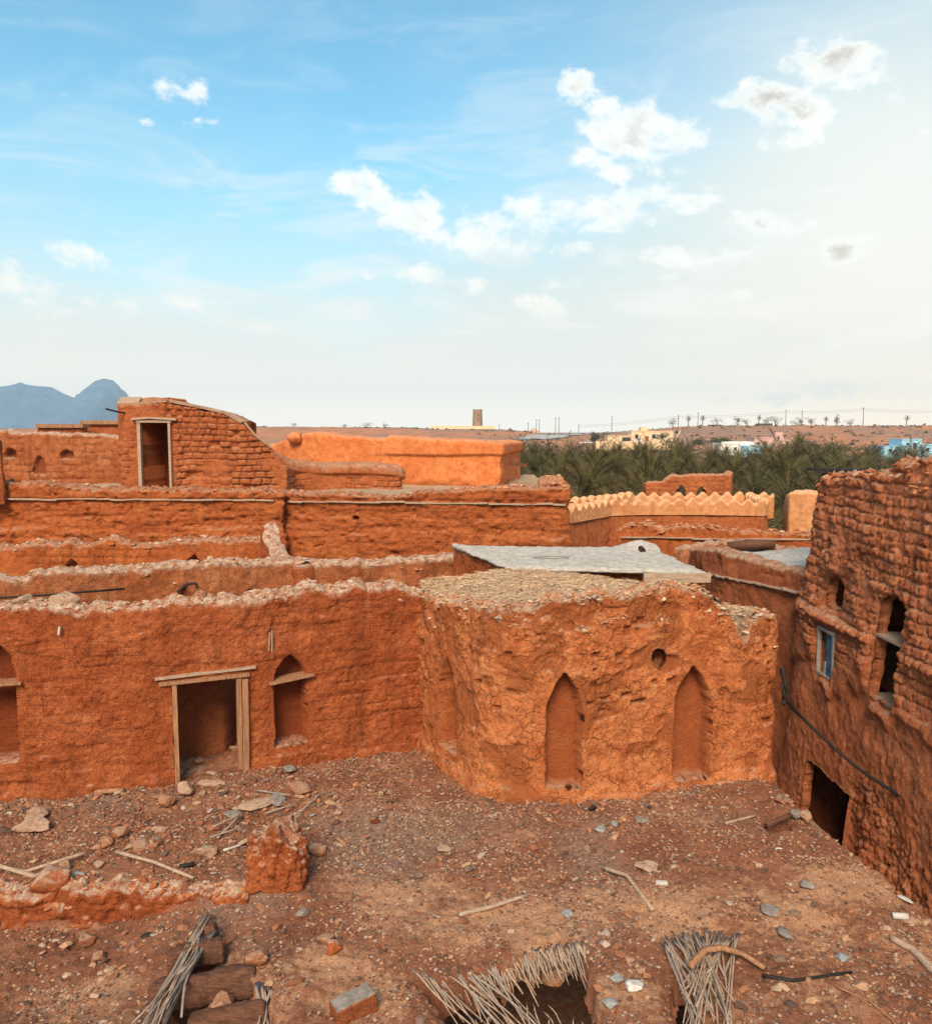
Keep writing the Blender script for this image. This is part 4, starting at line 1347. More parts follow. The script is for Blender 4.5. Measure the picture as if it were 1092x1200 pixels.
# ---- stump of a wall and the low wall remains on the left
SP = gh(320, 1049)
V_, F_ = rock_geo(5, 6, 1.0, .10, .55)
t = (V_[:, 2] + 1) / 2
V2 = V_.copy()
V2[:, 0] *= (.50 - .17 * t ** 1.5); V2[:, 1] *= (.36 - .08 * t)
V2[:, 2] = t * 1.02 - .1
hgt = sm(.55, 1, t)
V2[:, 2] += hgt * (.12 * fbm(V2[:, 0] * 5, V2[:, 1] * 5, 0, 4, 341) - .30 * np.abs(V2[:, 0] + .05) )
rid = .075 * fbm(V2[:, 0] * 9, V2[:, 1] * 9, V2[:, 2] * 2.0, 3, 342) + .035 * fbm(V2[:, 0] * 16, V2[:, 1] * 16, V2[:, 2] * 16, 3, 343)
nrm_ = V_ / np.linalg.norm(V_, axis=1, keepdims=True)
V2 += nrm_ * (rid * (.35 + .9 * t))[:, None] * np.array((1, 1, .4))
so = place('wall_stump', V2 + SP + np.array((0, .3, 0)), F_, M['wall'], None, None, True, {'dust': .7 * sm(.80, 1.0, t), 'worn': .5 * sm(.5, .8, t)})
meta(so, 'upright orange stump of broken mud wall standing alone on the terrace', 'wall stump')
LP = Path(list(zip(LPX, LPY)), 2)
def lp_disp(u, z, x, y):
    d = d_brick(.5, .24, .045, 351, -.1, .5, .05, .0)(u, z, x, y) + .05 * fbm(x * 6, y * 6, z * 6, 3, 353)
    return d + .15 * fbm(u * .9, 0 * z, 1.0, 2, 352)
lpw = wall('low_wall', LP, -.75, ([0, LP.L * .3, LP.L * .55, LP.L * .8, LP.L], [-.02, -.06, -.02, -.04, .0]), .40, M['wall'], .026, lp_disp, toprough=.07, seed=64, dust_h=.04, rnd=.08, nt_=12)
meta(lpw, 'knee-high crumbling remains of a mud wall running left from the orange stump', 'wall')

# ---- gravel: too much to count
def scatter(name, pts, sizes, mat, seed, flat=.6, parent=None):
    """many small angular stones in one mesh"""
    r = np.random.default_rng(seed)
    base = np.array([(1, 0, 0), (-1, 0, 0), (0, 1, 0), (0, -1, 0), (0, 0, 1), (0, 0, -1), (.6, .6, .6), (-.6, .6, .5), (.6, -.6, .5), (-.6, -.6, .6)])
    fc = np.array([(0, 6, 8), (6, 4, 8), (4, 9, 8), (4, 6, 7), (4, 7, 9), (6, 2, 7), (2, 6, 0), (7, 1, 9), (7, 2, 1), (9, 1, 3), (9, 3, 8), (8, 3, 0), (0, 5, 2), (2, 5, 1), (1, 5, 3), (3, 5, 0)])
    n = len(pts)
    V = base[None] * (1 + r.uniform(-.35, .35, (n, 10, 3)))
    V[..., 2] *= (flat * r.uniform(.5, 1.3, n))[:, None]
    V[..., 0] *= r.uniform(.7, 1.5, n)[:, None]
    a = r.uniform(0, 2 * PI, n)
    ca, sa = np.cos(a)[:, None], np.sin(a)[:, None]
    x, y = V[..., 0] * ca - V[..., 1] * sa, V[..., 0] * sa + V[..., 1] * ca
    tl = r.uniform(-.4, .4, n)[:, None]
    V = np.stack([x, y, V[..., 2] + x * tl], -1) * np.asarray(sizes)[:, None, None] + np.asarray(pts)[:, None]
    F = fc[None] + (np.arange(n) * 10)[:, None, None]
    return place(name, V.reshape(-1, 3), F.reshape(-1, 3), mat, parent, None, False)

def stone_mat(name, cols):
    m, nt, bs = nt_new(name)
    k = N(nt)
    g = k.n('ShaderNodeNewGeometry')
    cr = k.n('ShaderNodeValToRGB')
    cr.color_ramp.interpolation = 'CONSTANT'
    e = cr.color_ramp.elements
    while len(e) < len(cols): e.new(.5)
    for i, c in enumerate(cols):
        e[i].position = i / len(cols)
        e[i].color = (*c, 1)
    k.lk(g.outputs['Random Per Island'], cr.inputs[0])
    n2 = k.noise(g.outputs['Position'], 45, 4, .6)
    c2 = k.mix(k.rng(n2, .35, .65), k.mix(.72, (.02, .012, .01), cr.outputs[0]), cr.outputs[0])
    k.lk(c2, bs.inputs['Base Color'])
    k.lk(k.bump(n2, .02, .7), bs.inputs['Normal'])
    return m
M['gravel'] = stone_mat('mixed gravel', [(.28, .115, .06), (.36, .165, .09), (.16, .075, .05), (.48, .28, .17), (.25, .165, .125), (.44, .34, .27), (.33, .14, .075), (.48, .33, .22), (.12, .075, .06), (.42, .20, .105), (.26, .115, .065), (.19, .12, .09)])
M['darkgravel'] = stone_mat('dark gravel', [(.17, .105, .08), (.25, .165, .13), (.31, .20, .15), (.13, .085, .07), (.38, .27, .20), (.26, .12, .07), (.35, .18, .11), (.46, .34, .26), (.22, .13, .09)])
def free(x, y, mh=.04, me=.02):
    d = np.full(x.shape, 9.)
    for hpoly in HOLES: d = np.minimum(d, in_poly(hpoly, x, y))
    ok = (d > mh) & (np.interp(y, EY, EX) - x > me)
    # keep off the walls
    wx = np.interp(x, W1.X, W1.Y)
    ok &= y < np.where(x < W1.X[-1], wx - .02, 99)
    bk = in_poly(np.stack([BK.X[::20], BK.Y[::20]], -1), x, y)
    ok &= (bk > .03)
    return ok
def gsurf(x, y):
    fi = np.clip((x - GX0) / (GX1 - GX0) * (nx - 1), 0, nx - 1).astype(int)
    fj = np.clip((y - GY0) / (GY1 - GY0) * (ny - 1), 0, ny - 1).astype(int)
    return gz[fi, fj]
def gs_sample(n, weight, seed, smin, smax, powr):
    r = np.random.default_rng(seed)
    x, y = r.uniform(-8.6, 6.2, n), 7.8 + (16.2 - 7.8) * r.random(n)
    w = weight(x, y)
    m_ = (r.random(n) < w) & free(x, y) & (np.abs(x) < .58 * y + .3)
    x, y = x[m_], y[m_]
    s_ = smin + (smax - smin) * r.random(len(x)) ** powr
    return np.stack([x, y, gsurf(x, y) + s_ * .15], -1), s_
wt = lambda x, y: np.clip(.62 + 1.0 * fbm(x * 1.3, y * 1.3, 0, 4, 361) - .5 * blobs(SANDY, x, y), .14, 1)
def near_walls(x, y):
    wy_ = np.interp(x, W1.X, W1.Y)
    a_ = np.where(x < W1.X[-1], np.exp(-np.clip(wy_ - y, 0, 9) / .35), 0)
    b_ = np.exp(-np.clip(in_poly(np.stack([BK.X[::20], BK.Y[::20]], -1), x, y), 0, 9) / .3)
    return np.maximum(a_, b_)
wt_a = wt
wt = lambda x, y: np.clip(wt_a(x, y) * .85 + .6 * near_walls(x, y), 0, 1)
pts, sz = gs_sample(190000, wt, 1, .005, .028, 3.4)
o = scatter('gravel', pts, sz, M['gravel'], 2); o['kind'] = 'stuff'
o['label'] = 'brown mixed gravel over the terrace'
wt2 = lambda x, y: np.clip(1.1 * blobs(GREY, x, y) + .10 + .12 * fbm(x * 2, y * 2, 0, 2, 362), 0, 1)
pts, sz = gs_sample(75000, wt2, 3, .006, .026, 2.8)
o = scatter('gravel', pts, sz, M['darkgravel'], 4); o['kind'] = 'stuff'
o['label'] = 'dark grey gravel and shards strewn over the terrace'
# coarser clods: lumps along the terrace edge, holes and wall foot
wt3 = lambda x, y: np.clip(.02 + .05 * fbm(x * .9, y * .9, 0, 2, 363) + .22 * np.exp(-((np.interp(y, EY, EX) - x) / .35) ** 2) + .25 * blobs([(300, 950, 120, 22, 1.6), (170, 975, 110, 40, 1.0), (100, 940, 120, 10, 1.3), (430, 900, 60, 12, .6), (620, 950, 120, 8, .6), (150, 1080, 130, 30, .7), (730, 1130, 60, 60, .7), (60, 945, 80, 12, .7), (270, 1110, 60, 40, .5)], x, y) + .12 * near_walls(x, y), 0, 1)
pts, sz = gs_sample(26000, wt3, 5, .025, .08, 2.6)
o = scatter('clods', pts, sz, M['gravel'], 6, .65); o['kind'] = 'stuff'
o['label'] = 'crumbled mud clods among the gravel'
def top_clods(wobj, path, top, thick, n, seed, smin=.015, smax=.09, out=.10, mat='topclod'):
    r = np.random.default_rng(seed)
    u = r.uniform(0, path.L, n)
    x, y, nx_, ny_ = path.ev(u)
    t = r.uniform(.0, thick * .75, n) - out * .2
    z = np.interp(u, *top)
    ok = np.abs(x) < .6 * y + 1
    # drop them on the real top by looking up the mesh
    dg = bpy.context.evaluated_depsgraph_get() if False else None
    from mathutils.bvhtree import BVHTree
    bv = BVHS.setdefault(wobj.name, BVHTree.FromPolygons([v.co[:] for v in wobj.data.vertices], [p_.vertices[:] for p_ in wobj.data.polygons]))
    L_ = Vector(wobj['_w'])
    P_, S_ = [], []
    for i in range(n):
        if not ok[i]: continue
        s_ = smin + (smax - smin) * r.random() ** 2.6
        h_ = bv.ray_cast(Vector((x[i] - nx_[i] * t[i], y[i] - ny_[i] * t[i], z[i] + 1.0)) - L_, Vector((0, 0, -1)), 1.6)
        if h_[0] is None: continue
        q = h_[0] + L_
        P_.append((q.x, q.y, q.z - s_ * .12)); S_.append(s_)
    o = scatter('clods', np.array(P_), np.array(S_), M[mat], seed, .7, wobj)
    o['kind'] = 'stuff'
BVHS = {}
M['topclod'] = stone_mat('pale crumbled clods', [(.54, .38, .26), (.46, .26, .15), (.42, .18, .085), (.62, .47, .35), (.50, .32, .20), (.44, .19, .09), (.58, .42, .30), (.40, .28, .21)])
M['redclod'] = stone_mat('red crumbled clods', [(.46, .16, .065), (.50, .20, .09), (.36, .11, .045), (.52, .26, .14), (.42, .14, .055), (.54, .34, .22)])
top_clods(wall1, W1, top1, .48, 900, 41, .01, .06)
top_clods(wall2, W2, top2, .5, 500, 42, .012, .07)
top_clods(wall3, W3, top3, .7, 500, 43, .02, .09)
top_clods(bwl, BWL, tbl, .9, 450, 44, .02, .09, mat='redclod')
top_clods(bwr, BWR, tbr, .8, 500, 45, .02, .10, mat='redclod')
top_clods(rb, RBP, trb, 1.2, 1200, 46, .02, .11, out=-1.0, mat='redclod')
top_clods(block, BK, topb, .4, 900, 47, .012, .07)
top_clods(lpw, LP, ([0, 9], [.0, .0]), .40, 260, 48, .015, .06, mat='redclod')
top_clods(lw1, LW1, tl1, .6, 300, 49, .03, .12, mat='redclod')
# straw and grit on the block roof
r = np.random.default_rng(9)
ii, jj = r.integers(2, ROOFXYZ.shape[0] - 2, 9000), r.integers(1, ROOFXYZ.shape[1] - 2, 9000)
pts = ROOFXYZ[ii, jj] + np.c_[r.uniform(-.03, .03, (9000, 2)), np.zeros(9000)]
o = scatter('grit', pts, .008 + .04 * r.random(9000) ** 3, stone_mat('roof grit', [(.58, .40, .25), (.48, .31, .18), (.38, .20, .11), (.66, .50, .35), (.28, .18, .13), (.56, .39, .21), (.46, .33, .23), (.68, .48, .28)]), 7, .5, block)
o['kind'] = 'stuff'
V, F = [], []
n_st = 2600
ii, jj = r.integers(2, ROOFXYZ.shape[0] - 2, n_st), (r.random(n_st) ** .8 * (ROOFXYZ.shape[1] - 3)).astype(int)
c = ROOFXYZ[ii, jj] + np.c_[r.uniform(-.03, .03, (n_st, 2)), r.uniform(.005, .03, n_st)]
an = r.normal(-.5, .8, n_st)
L_ = r.uniform(.04, .16, n_st)
dr = np.stack([np.cos(an), np.sin(an), r.uniform(-.15, .15, n_st)], -1) * L_[:, None]
pr_ = np.stack([-np.sin(an), np.cos(an), 0 * an], -1) * .004
upv = np.array((0, 0, .005))
V = np.stack([c - dr - pr_, c - dr + pr_, c - dr + upv, c + dr - pr_, c + dr + pr_, c + dr + upv], 1)
F = np.array([(0, 3, 5, 2), (1, 2, 5, 4), (0, 1, 4, 3)])[None] + (np.arange(n_st) * 6)[:, None, None]
M['straw'] = plain('golden straw', (.50, .335, .205), .8, .35, 14, 0, island=.5)
o = place('straw', V.reshape(-1, 3), F.reshape(-1, 4), M['straw'], block, None, False); o['kind'] = 'stuff'

# ---- single stones, slabs, bricks, sticks and scraps lying on the terrace
def rock(px, py, s, label, cat='stone', mat='lump', flat=.6, seed=1, rz=0.0, tilt=0.0, name='mud_lump', group=None, blocky=.3, sink=.25, aspect=1.0, zoff=0.0, c=None, dust=.0):
    s = s * .82
    V, F = rock_geo(seed, 4, flat, .11, blocky * .5, True)
    V = V * np.array((s, s * aspect, s))
    Mx = np.array(Matrix.Rotation(rz, 3, 'Z') @ Matrix.Rotation(tilt, 3, 'X'))
    V = V @ Mx.T
    b = gh(px, py) if c is None else np.array(c, float)
    V[:, 2] += s * flat * (1 - 2 * sink * .6) + zoff
    o = place(name, V + b, F, M[mat], None, None, True, {'dust': np.full(len(V), dust), 'worn': np.zeros(len(V))})
    return meta(o, label, cat, group)

rock(125 / 300 * 100 + 0, 975, .36, 'large flat tan mud slab lying below the left niche', 'slab', 'palelump', .16, 3, .2, .28, 'mud_slab', blocky=.75, aspect=.62, zoff=.08)
rock(42, 962, .25, 'tan lump resting behind the large flat mud slab', 'stone', 'palelump', .5, 4, .4, blocky=.5)
rock(195, 945, .19, 'rounded tan boulder just left of the doorway foot', 'stone', 'lump', .8, 7, .1, blocky=.4)
rock(218, 930, .20, 'orange angular boulder at the left foot of the door frame', 'stone', 'palelump', .75, 8, .3, blocky=.5)
rock(237, 933, .09, 'small pale stone under the doorway threshold', 'stone', 'palelump', .7, 9, blocky=.5)
rock(251, 921, .30, 'broad pale flagstone lying on the doorway threshold', 'slab', 'palelump', .16, 10, .1, .1, 'flat_stone', blocky=.75, aspect=.6)
rock(303, 946, .34, 'broad flat grey-tan slab before the doorway, largest of the rubble', 'slab', 'palelump', .13, 11, .5, .15, 'flat_stone', blocky=.8, aspect=.65, zoff=.04)
rock(275, 954, .22, 'small flat grey slab left of the largest doorway slab', 'slab', 'slate', .14, 12, .9, .15, 'flat_stone', blocky=.8, aspect=.7)
rock(325, 940, .26, 'tilted dark slab propped on the rubble right of the doorway', 'slab', 'slate', .13, 13, 1.1, .5, 'flat_stone', blocky=.8, aspect=.7, zoff=.06)
rock(340, 905, .17, 'grey stone at the foot of the arched niche', 'stone', 'slate', .6, 14, blocky=.5)
rock(352, 928, .26, 'reddish tilted slab below the arched niche', 'slab', 'lump', .18, 15, .8, .55, 'flat_stone', blocky=.8, aspect=.8, zoff=.08)
rock(186, 976, .19, 'flat-topped grey brick lying in the middle of the left rubble', 'brick', 'palelump', .35, 16, -.3, .1, 'mud_brick', blocky=.85, aspect=.5)
rock(141, 980, .17, 'brown lump left of the flat-topped grey brick', 'stone', 'lump', .6, 17, .4)
rock(125, 990, .15, 'rounded brown lump nearest the leaning stick', 'stone', 'lump', .7, 18, .4)
rock(240, 1003, .24, 'long low tan clod between the leaning stick and the stump', 'stone', 'palelump', .45, 19, .1, aspect=.6)
rock(165, 993, .18, 'flat brown slab beside the leaning stick', 'slab', 'lump', .3, 20, .4, .2, blocky=.6)
rock(116, 1017, .10, 'pale oval pebble right of the two pale poles', 'stone', 'palelump', .8, 21, .3)
rock(76, 1020, .11, 'upright pale chip leaning on the two pale poles', 'stone', 'palelump', 1.2, 22, .3, blocky=.5, aspect=.4)
rock(115, 1120, .14, 'orange angular lump on the earth in front of the low wall', 'stone', 'lump', .6, 23, .7, .3, blocky=.6, aspect=.7)
rock(103, 1102, .13, 'dark lump behind the orange angular lump', 'stone', 'lump', .9, 24, .7, blocky=.4)
rock(172, 1094, .10, 'flat black chip below the middle of the low wall', 'stone', 'dark', .3, 25, .1, blocky=.7, aspect=.5)
rock(62, 1075, .34, 'big square-edged block of fallen mud brick at the low wall', 'brick', 'wall', .75, 26, .05, 0, 'mud_brick', blocky=.85, aspect=.8, zoff=-.1)
rock(355, 1074, .12, 'smooth dark grey pebble in the gravel right of the stump foot', 'stone', 'slate', .45, 27, .3, blocky=.2)
rock(372, 1000, .19, 'brown clod on the gravel right of the stump', 'stone', 'lump', .6, 28, .3)
rock(390, 1118, .12, 'dark red lump standing on end in the middle of the foreground', 'stone', 'wall', 1.2, 29, .3, aspect=.7)
rock(382, 1104, .13, 'orange crumbled clod behind the dark upright lump', 'stone', 'lump', .5, 30, .3)
rock(440, 966, .10, 'small red potsherd on the grey gravel', 'shard', 'wall', .8, 31, .3, .5, blocky=.5, aspect=.5)
rock(520, 996, .14, 'flat pale orange chip on the grey gravel', 'stone', 'palelump', .25, 32, .2, blocky=.5)
rock(760, 1018, .19, 'pale flat stone on the reddish patch right of the middle', 'slab', 'palelump', .22, 33, .1, .1, blocky=.6, zoff=.03)
rock(901, 1072, .16, 'dark flat cluster stone with a little moss', 'stone', 'slate', .3, 34, .2, blocky=.5)
rock(918, 1098, .12, 'rounded purple-grey pebble on bare sand', 'stone', 'slate', .7, 35)
rock(987, 1125, .11, 'bluish angular pebble near the black bent rod', 'stone', 'bluetrash', .5, 36, blocky=.5)
rock(944, 1038, .12, 'grey pebble on the pale sand, upper right', 'stone', 'slate', .5, 37)
rock(694, 952, .10, 'small black stump of burnt wood near the block foot', 'stone', 'dark', .9, 38, .4, .7, blocky=.3, aspect=.5)
rock(752, 963, .14, 'round grey flat stone between the two blind arches', 'stone', 'slate', .3, 39)
rock(945, 960, .15, 'pale boulder on the terrace edge above the alley', 'stone', 'palelump', .8, 40, blocky=.4)
rock(932, 955, .13, 'grey boulder beside the pale one on the terrace edge', 'stone', 'slate', .7, 41, blocky=.4)
rock(300, 1130, .20, 'orange clod on the rim of the beam hole', 'stone', 'lump', .6, 42, .2)
rock(665, 1075, .10, 'small bluish stone in front of the reddish patch', 'stone', 'bluetrash', .6, 43, blocky=.4)
rock(1065, 1080, .10, 'pink flat shard by the terrace edge, far right', 'shard', 'palelump', .3, 44, .4, .2, blocky=.6)
rock(742, 1160, .13, 'white rounded scrap in the orange pit beside the reeds', 'scrap', 'whitetrash', .6, 45, blocky=.2)
rock(722, 1150, .10, 'blue crumpled scrap in the orange pit', 'scrap', 'bluetrash', .5, 46)
rock(716, 1178, .11, 'pale blue scrap lower in the orange pit', 'scrap', 'bluetrash', .4, 47)
rock(75, 703, .33, 'big pale boulder perched on the front wall, left', 'stone', 'palelump', .62, 48, .3, c=(0, 0, 0), blocky=.3) if False else None
uq, zq = W1.hit(72, 714)
cq = on(W1, uq, -.25)
rock(0, 0, .30, 'big pale boulder perched on top of the doorway wall', 'stone', 'palelump', .62, 48, .3, c=(cq.x, cq.y, zq - .02), blocky=.3, dust=.6)
uq, zq = W1.hit(237, 704)
cq = on(W1, uq, -.2)
rock(0, 0, .15, 'smaller orange lump perched on the wall above the doorway', 'stone', 'lump', .8, 49, .3, c=(cq.x, cq.y, zq), dust=.3)
uq, zq = W1.hit(20, 714)
cq = on(W1, uq, -.3)
rock(0, 0, .24, 'tan lump on the wall top at the left edge', 'stone', 'palelump', .5, 50, .8, c=(cq.x, cq.y, zq), dust=.6)
# rubble seen through the doorway and under the lime roof
for q, (px, py, s_) in enumerate(((238, 872, .13), (252, 880, .12), (262, 862, .16), (270, 868, .14), (245, 862, .14), (275, 880, .12), (232, 895, .10))):
    b = G(px, py, .02)
    rock(0, 0, s_, 'brown lump in the rubble heap inside the doorway', 'stone', 'lump', .6, 60 + q, q, c=b, group='rubble inside the doorway')

# the loose rectangular brick in the foreground
bk_c = gh(414, 1190)
mb = MB()
Tm = Matrix.Rotation(.55, 3, 'Z') @ Matrix.Rotation(-.12, 3, 'Y')
mb.box((0, 0, 0), (.44, .22, .20), tilt=Tm)
import bmesh
def bevel_obj(o, w, seg=2, sub=0, nz=0.0):
    bm = bmesh.new(); bm.from_mesh(o.data)
    bmesh.ops.bevel(bm, geom=bm.edges[:], offset=w, segments=seg, affect='EDGES', profile=.6)
    if sub:
        bmesh.ops.subdivide_edges(bm, edges=bm.edges[:], cuts=sub, use_grid_fill=True)
        for v in bm.verts:
            q = np.array(v.co)
            v.co += v.normal * float(nz * fbm(q[0] * 9, q[1] * 9, q[2] * 9, 3, 5))
    bm.to_mesh(o.data); bm.free()
    return o
mb.v = [(a + bk_c[0], b + bk_c[1], c_ + bk_c[2] + .10) for a, b, c_ in mb.v]
br = bevel_obj(mb.build('concrete_brick', M['alley']), .012, 2, 3, .012)
meta(br, 'loose red brick with a grey top in the foreground', 'brick')
mb = MB()
Tp = Tm @ Vector((0, 0, .104))
mb.box((bk_c[0] + Tp.x, bk_c[1] + Tp.y, bk_c[2] + .10 + Tp.z), (.42, .20, .012), tilt=Tm)
bevel_obj(mb.build('grey_render', M['slate'], br), .004, 1, 2, .006)

# poles and sticks on the ground
def stick(pix, r, label, mat='board', name='stick', cat='stick', n=6, jig=.2, lift=.03, group=None, taper=.8):
    pts = [gh(a, b, lift if len(q) == 0 else q[0]) for a, b, *q in pix]
    mb = MB()
    # refine
    pp = []
    for i in range(len(pts) - 1):
        for t in np.linspace(0, 1, 4, endpoint=False): pp.append(pts[i] * (1 - t) + pts[i + 1] * t)
    pp.append(pts[-1])
    rr = [r * (1 + (taper - 1) * i / (len(pp) - 1)) for i in range(len(pp))]
    mb.tube(pp, rr, n, jig)
    return meta(mb.build(name, M[mat], smooth=True), label, cat, group)
stick([(-40, 1046), (40, 1030), (70, 1020)], .035, 'lower of two pale poles lying on the left', 'rib', 'pole', 'pole')
stick([(-40, 1042), (30, 1024), (100, 1008, .1)], .032, 'upper of two pale poles lying on the left', 'rib', 'pole', 'pole')
stick([(136, 1003, .05), (180, 1016, .07), (227, 1033, .05)], .028, 'grey weathered stick lying alone left of the stump', 'board', lift=.05)
stick([(210, 1019), (228, 1015)], .035, 'short charred stick end near the grey weathered stick', 'dark')
stick([(538, 1075), (575, 1066), (618, 1052)], .035, 'grey split board lying on pale sand in the middle foreground', 'board', 'split_board', 'board', 4)
stick([(706, 1021), (735, 1033), (765, 1066)], .032, 'bent grey palm stalk right of the middle', 'board', 'palm_stalk', 'palm stalk', lift=.05)
stick([(893, 1147), (930, 1152), (998, 1143)], .020, 'black bent rod lying on the right foreground', 'cable', 'bent_rod', 'rod')
stick([(1045, 1105), (1070, 1117), (1092, 1140), (1110, 1150)], .04, 'grey flattened palm stalk at the right edge of the terrace', 'board', 'palm_stalk', 'palm stalk', taper=1.5)
stick([(978, 1158), (1020, 1175), (1045, 1198), (1050, 1210)], .012, 'thin curved twig in the lower right corner', 'door_wood', 'twig', 'twig')
stick([(850, 966), (885, 957)], .025, 'short orange stick near the small roof hole', 'rib', 'stick')
stick([(898, 972, .05), (926, 963, .10)], .05, 'dark timber end poking out of the small roof hole', 'beam_wood', 'beam_end', 'beam')
stick([(255, 986, .05), (280, 966, .12)], .02, 'grey stick leaning behind the stump', 'board')
stick([(262, 999), (284, 992)], .02, 'white stick end on the ground left of the stump', 'whitetrash')
stick([(395, 985), (405, 992)], .03, 'small brown stick right of the stump top', 'door_wood')
stick([(112, 932, .05), (145, 929, .05)], .05, 'brown timber lying against the wall foot left of the doorway', 'door_wood', 'timber', 'timber')
for q, (a, b, c_, d) in enumerate(((250, 975, 285, 962), (246, 988, 278, 980), (300, 930, 340, 938), (352, 958, 378, 935), (330, 975, 355, 962), (310, 960, 345, 950))):
    stick([(a, b, .08), (c_, d, .12)], .014, 'thin dry stick among the slabs between doorway and stump', 'ribgrey', 'twig', 'twig', group='thin sticks among the slabs')
# scraps
def scrap(px, py, s, mat, label, name, cat, seed, flat=.25, tilt=.4):
    return rock(px, py, s, label, cat, mat, flat, seed, seed * .7, tilt, name, blocky=.55, aspect=.6, sink=.1)
scrap(92, 1027, .13, 'bluetrash', 'pale blue crumpled plastic by the two pale poles', 'plastic_scrap', 'scrap', 81)
scrap(704, 972, .14, 'bluetrash', 'left of two blue-grey scraps near the block foot', 'plastic_scrap', 'scrap', 82)
scrap(720, 967, .14, 'bluetrash', 'right, paler of two blue-grey scraps near the block foot', 'plastic_scrap', 'scrap', 83)
scrap(1060, 1056, .14, 'whitetrash', 'white paper scrap on the terrace edge, far right', 'paper_scrap', 'scrap', 84)
scrap(912, 996, .09, 'whitetrash', 'small white chip on the sand below the small roof hole', 'paper_scrap', 'scrap', 85)
scrap(366, 957, .10, 'bluetrash', 'pale blue chip under the tilted slabs', 'plastic_scrap', 'scrap', 86)
cc_ = gh(1053, 1078, .04)
mb = MB(); mb.tube([cc_ + (-.09, 0, 0), cc_ + (.10, -.02, 0)], [.04, .04], 12)
cn = mb.build('tin_can', M['whitetrash'], smooth=True)
meta(cn, 'small pale tin can lying near the terrace edge', 'can')
mb = MB(); mb.tube([cc_ + (-.094, 0, 0), cc_ + (-.088, 0, 0)], [.042, .042], 12); mb.build('rim', M['slate'], cn)
cc_ = gh(775, 1039, .03)
mb = MB(); mb.bar(cc_ + (-.075, .01, 0), cc_ + (.075, -.01, 0), .06, .045)
meta(bevel_obj(mb.build('small_block', M['whitetrash']), .006), 'small pale hollow block on the sand right of the bent stalk', 'block')

# ---- hole with palm ribs
def rib_mesh(seed, L=1.0, bend=.03, r=.0095):
    rr = random.Random(seed)
    mb = MB()
    pts = []
    for i in range(7):
        t = i / 6
        pts.append((L * t, .018 * math.sin(t * (3 + seed % 3) + seed) + .006 * rr.uniform(-1, 1), -bend * t * t))
    mb.tube(pts, [r * (1.15 - .5 * i / 6) for i in range(7)], 5, .25)
    return make_mesh('palm_rib', mb.v, mb.f, M[('rib', 'ribgrey')[seed % 2]], True)
RIBS = [rib_mesh(i, 1.0, (.0, .03, .05, .10, .02, -.04, .07, .14, -.02, .04)[i], (.0095, .007, .011, .008, .0125)[i % 5]) for i in range(10)]
def rib(a, b, label, group, sc=1.0, droop=None, rr=random.Random(5)):
    """a palm rib from world point a towards world point b"""
    a, b = Vector(a), Vector(b)
    o = bpy.data.objects.new('palm_rib', RIBS[rr.randrange(10)])
    COL.objects.link(o)
    d = b - a
    o.location = a
    o.rotation_euler = d.to_track_quat('X', 'Z').to_euler()
    o.scale = (d.length, sc, sc)
    return meta(o, label, 'palm rib', group)
rr = random.Random(21)
top_edge = [(486, 1138), (505, 1146), (560, 1136), (600, 1118), (640, 1109), (683, 1101)]
ta = np.array(top_edge, float)
for i in range(96):
    x = 545 + (682 - 545) * (i / 95) + rr.uniform(-2, 2)
    y = np.interp(x, ta[:, 0], ta[:, 1])
    L = rr.uniform(.28, .60) * (1.5 if rr.random() < .15 else 1)
    a = gh(x, y - rr.uniform(0, 5), -.02 - rr.uniform(0, .07))
    ang = rr.uniform(-1.28, -1.08)
    b = a + np.array((math.cos(ang) * L * .62, math.sin(ang) * L * .62, -L * rr.uniform(.18, .40)))
    rib(a, b, 'thin grey palm rib sticking out over the big roof hole', 'palm ribs along the far rim of the big roof hole', rr.uniform(.7, 1.4), rr=rr)
for i in range(30):
    x = 484 + i * 3.0 + rr.uniform(-4, 4)
    y = np.interp(x, ta[:, 0], ta[:, 1]) - 2
    a = gh(x, y, -.02)
    e = (x + rr.uniform(45, 85), y + rr.uniform(55, 85))
    b = G(*e, -.12 - rr.uniform(0, .25))
    if rr.random() < .45: b = a + (b - a) * rr.uniform(.3, .55)
    rib(a, b, 'long palm rib bridging the left end of the big roof hole', 'palm ribs across the left end of the big roof hole', rr.uniform(.8, 1.5), rr=rr)
for i in range(16):
    a = G(570 + i * 8 + rr.uniform(-4, 4), 1215 + rr.uniform(-8, 14), -.25)
    b = a + np.array((rr.uniform(-.25, .02), rr.uniform(.15, .45), rr.uniform(.0, .15)))
    rib(a, b, 'short palm rib rising from the near rim of the big roof hole', 'palm ribs at the near rim of the big roof hole', rr.uniform(.8, 1.4), rr=rr)
# reed bundle to the right
for i in range(64):
    x0 = 772 + 92 * rr.random()
    y0 = np.interp(x0, [770, 800, 830, 865], [1108, 1100, 1098, 1100]) + rr.uniform(-2, 12)
    x1 = np.interp(x0, [770, 865], [818, 880]) + rr.uniform(-16, 14)
    if x0 > 826: x1 = 815 + rr.uniform(-25, 40)
    a, b = gh(x0, y0, rr.uniform(.02, .12)), gh(x1, 1165 + rr.uniform(-12, 65), rr.uniform(.02, .16))
    rib(a, b, 'dry grey reed of the loose bundle spilling into the small pit', 'reeds of the loose bundle on the right', rr.uniform(.9, 1.7), rr=rr)
stick([(808, 1150, .16), (825, 1136, .22), (845, 1131, .2), (870, 1130, .12), (896, 1141, .06)], .042, 'broad curved palm stalk lying over the loose reed bundle', 'door_wood', 'palm_stalk', 'palm stalk', 5, .1)
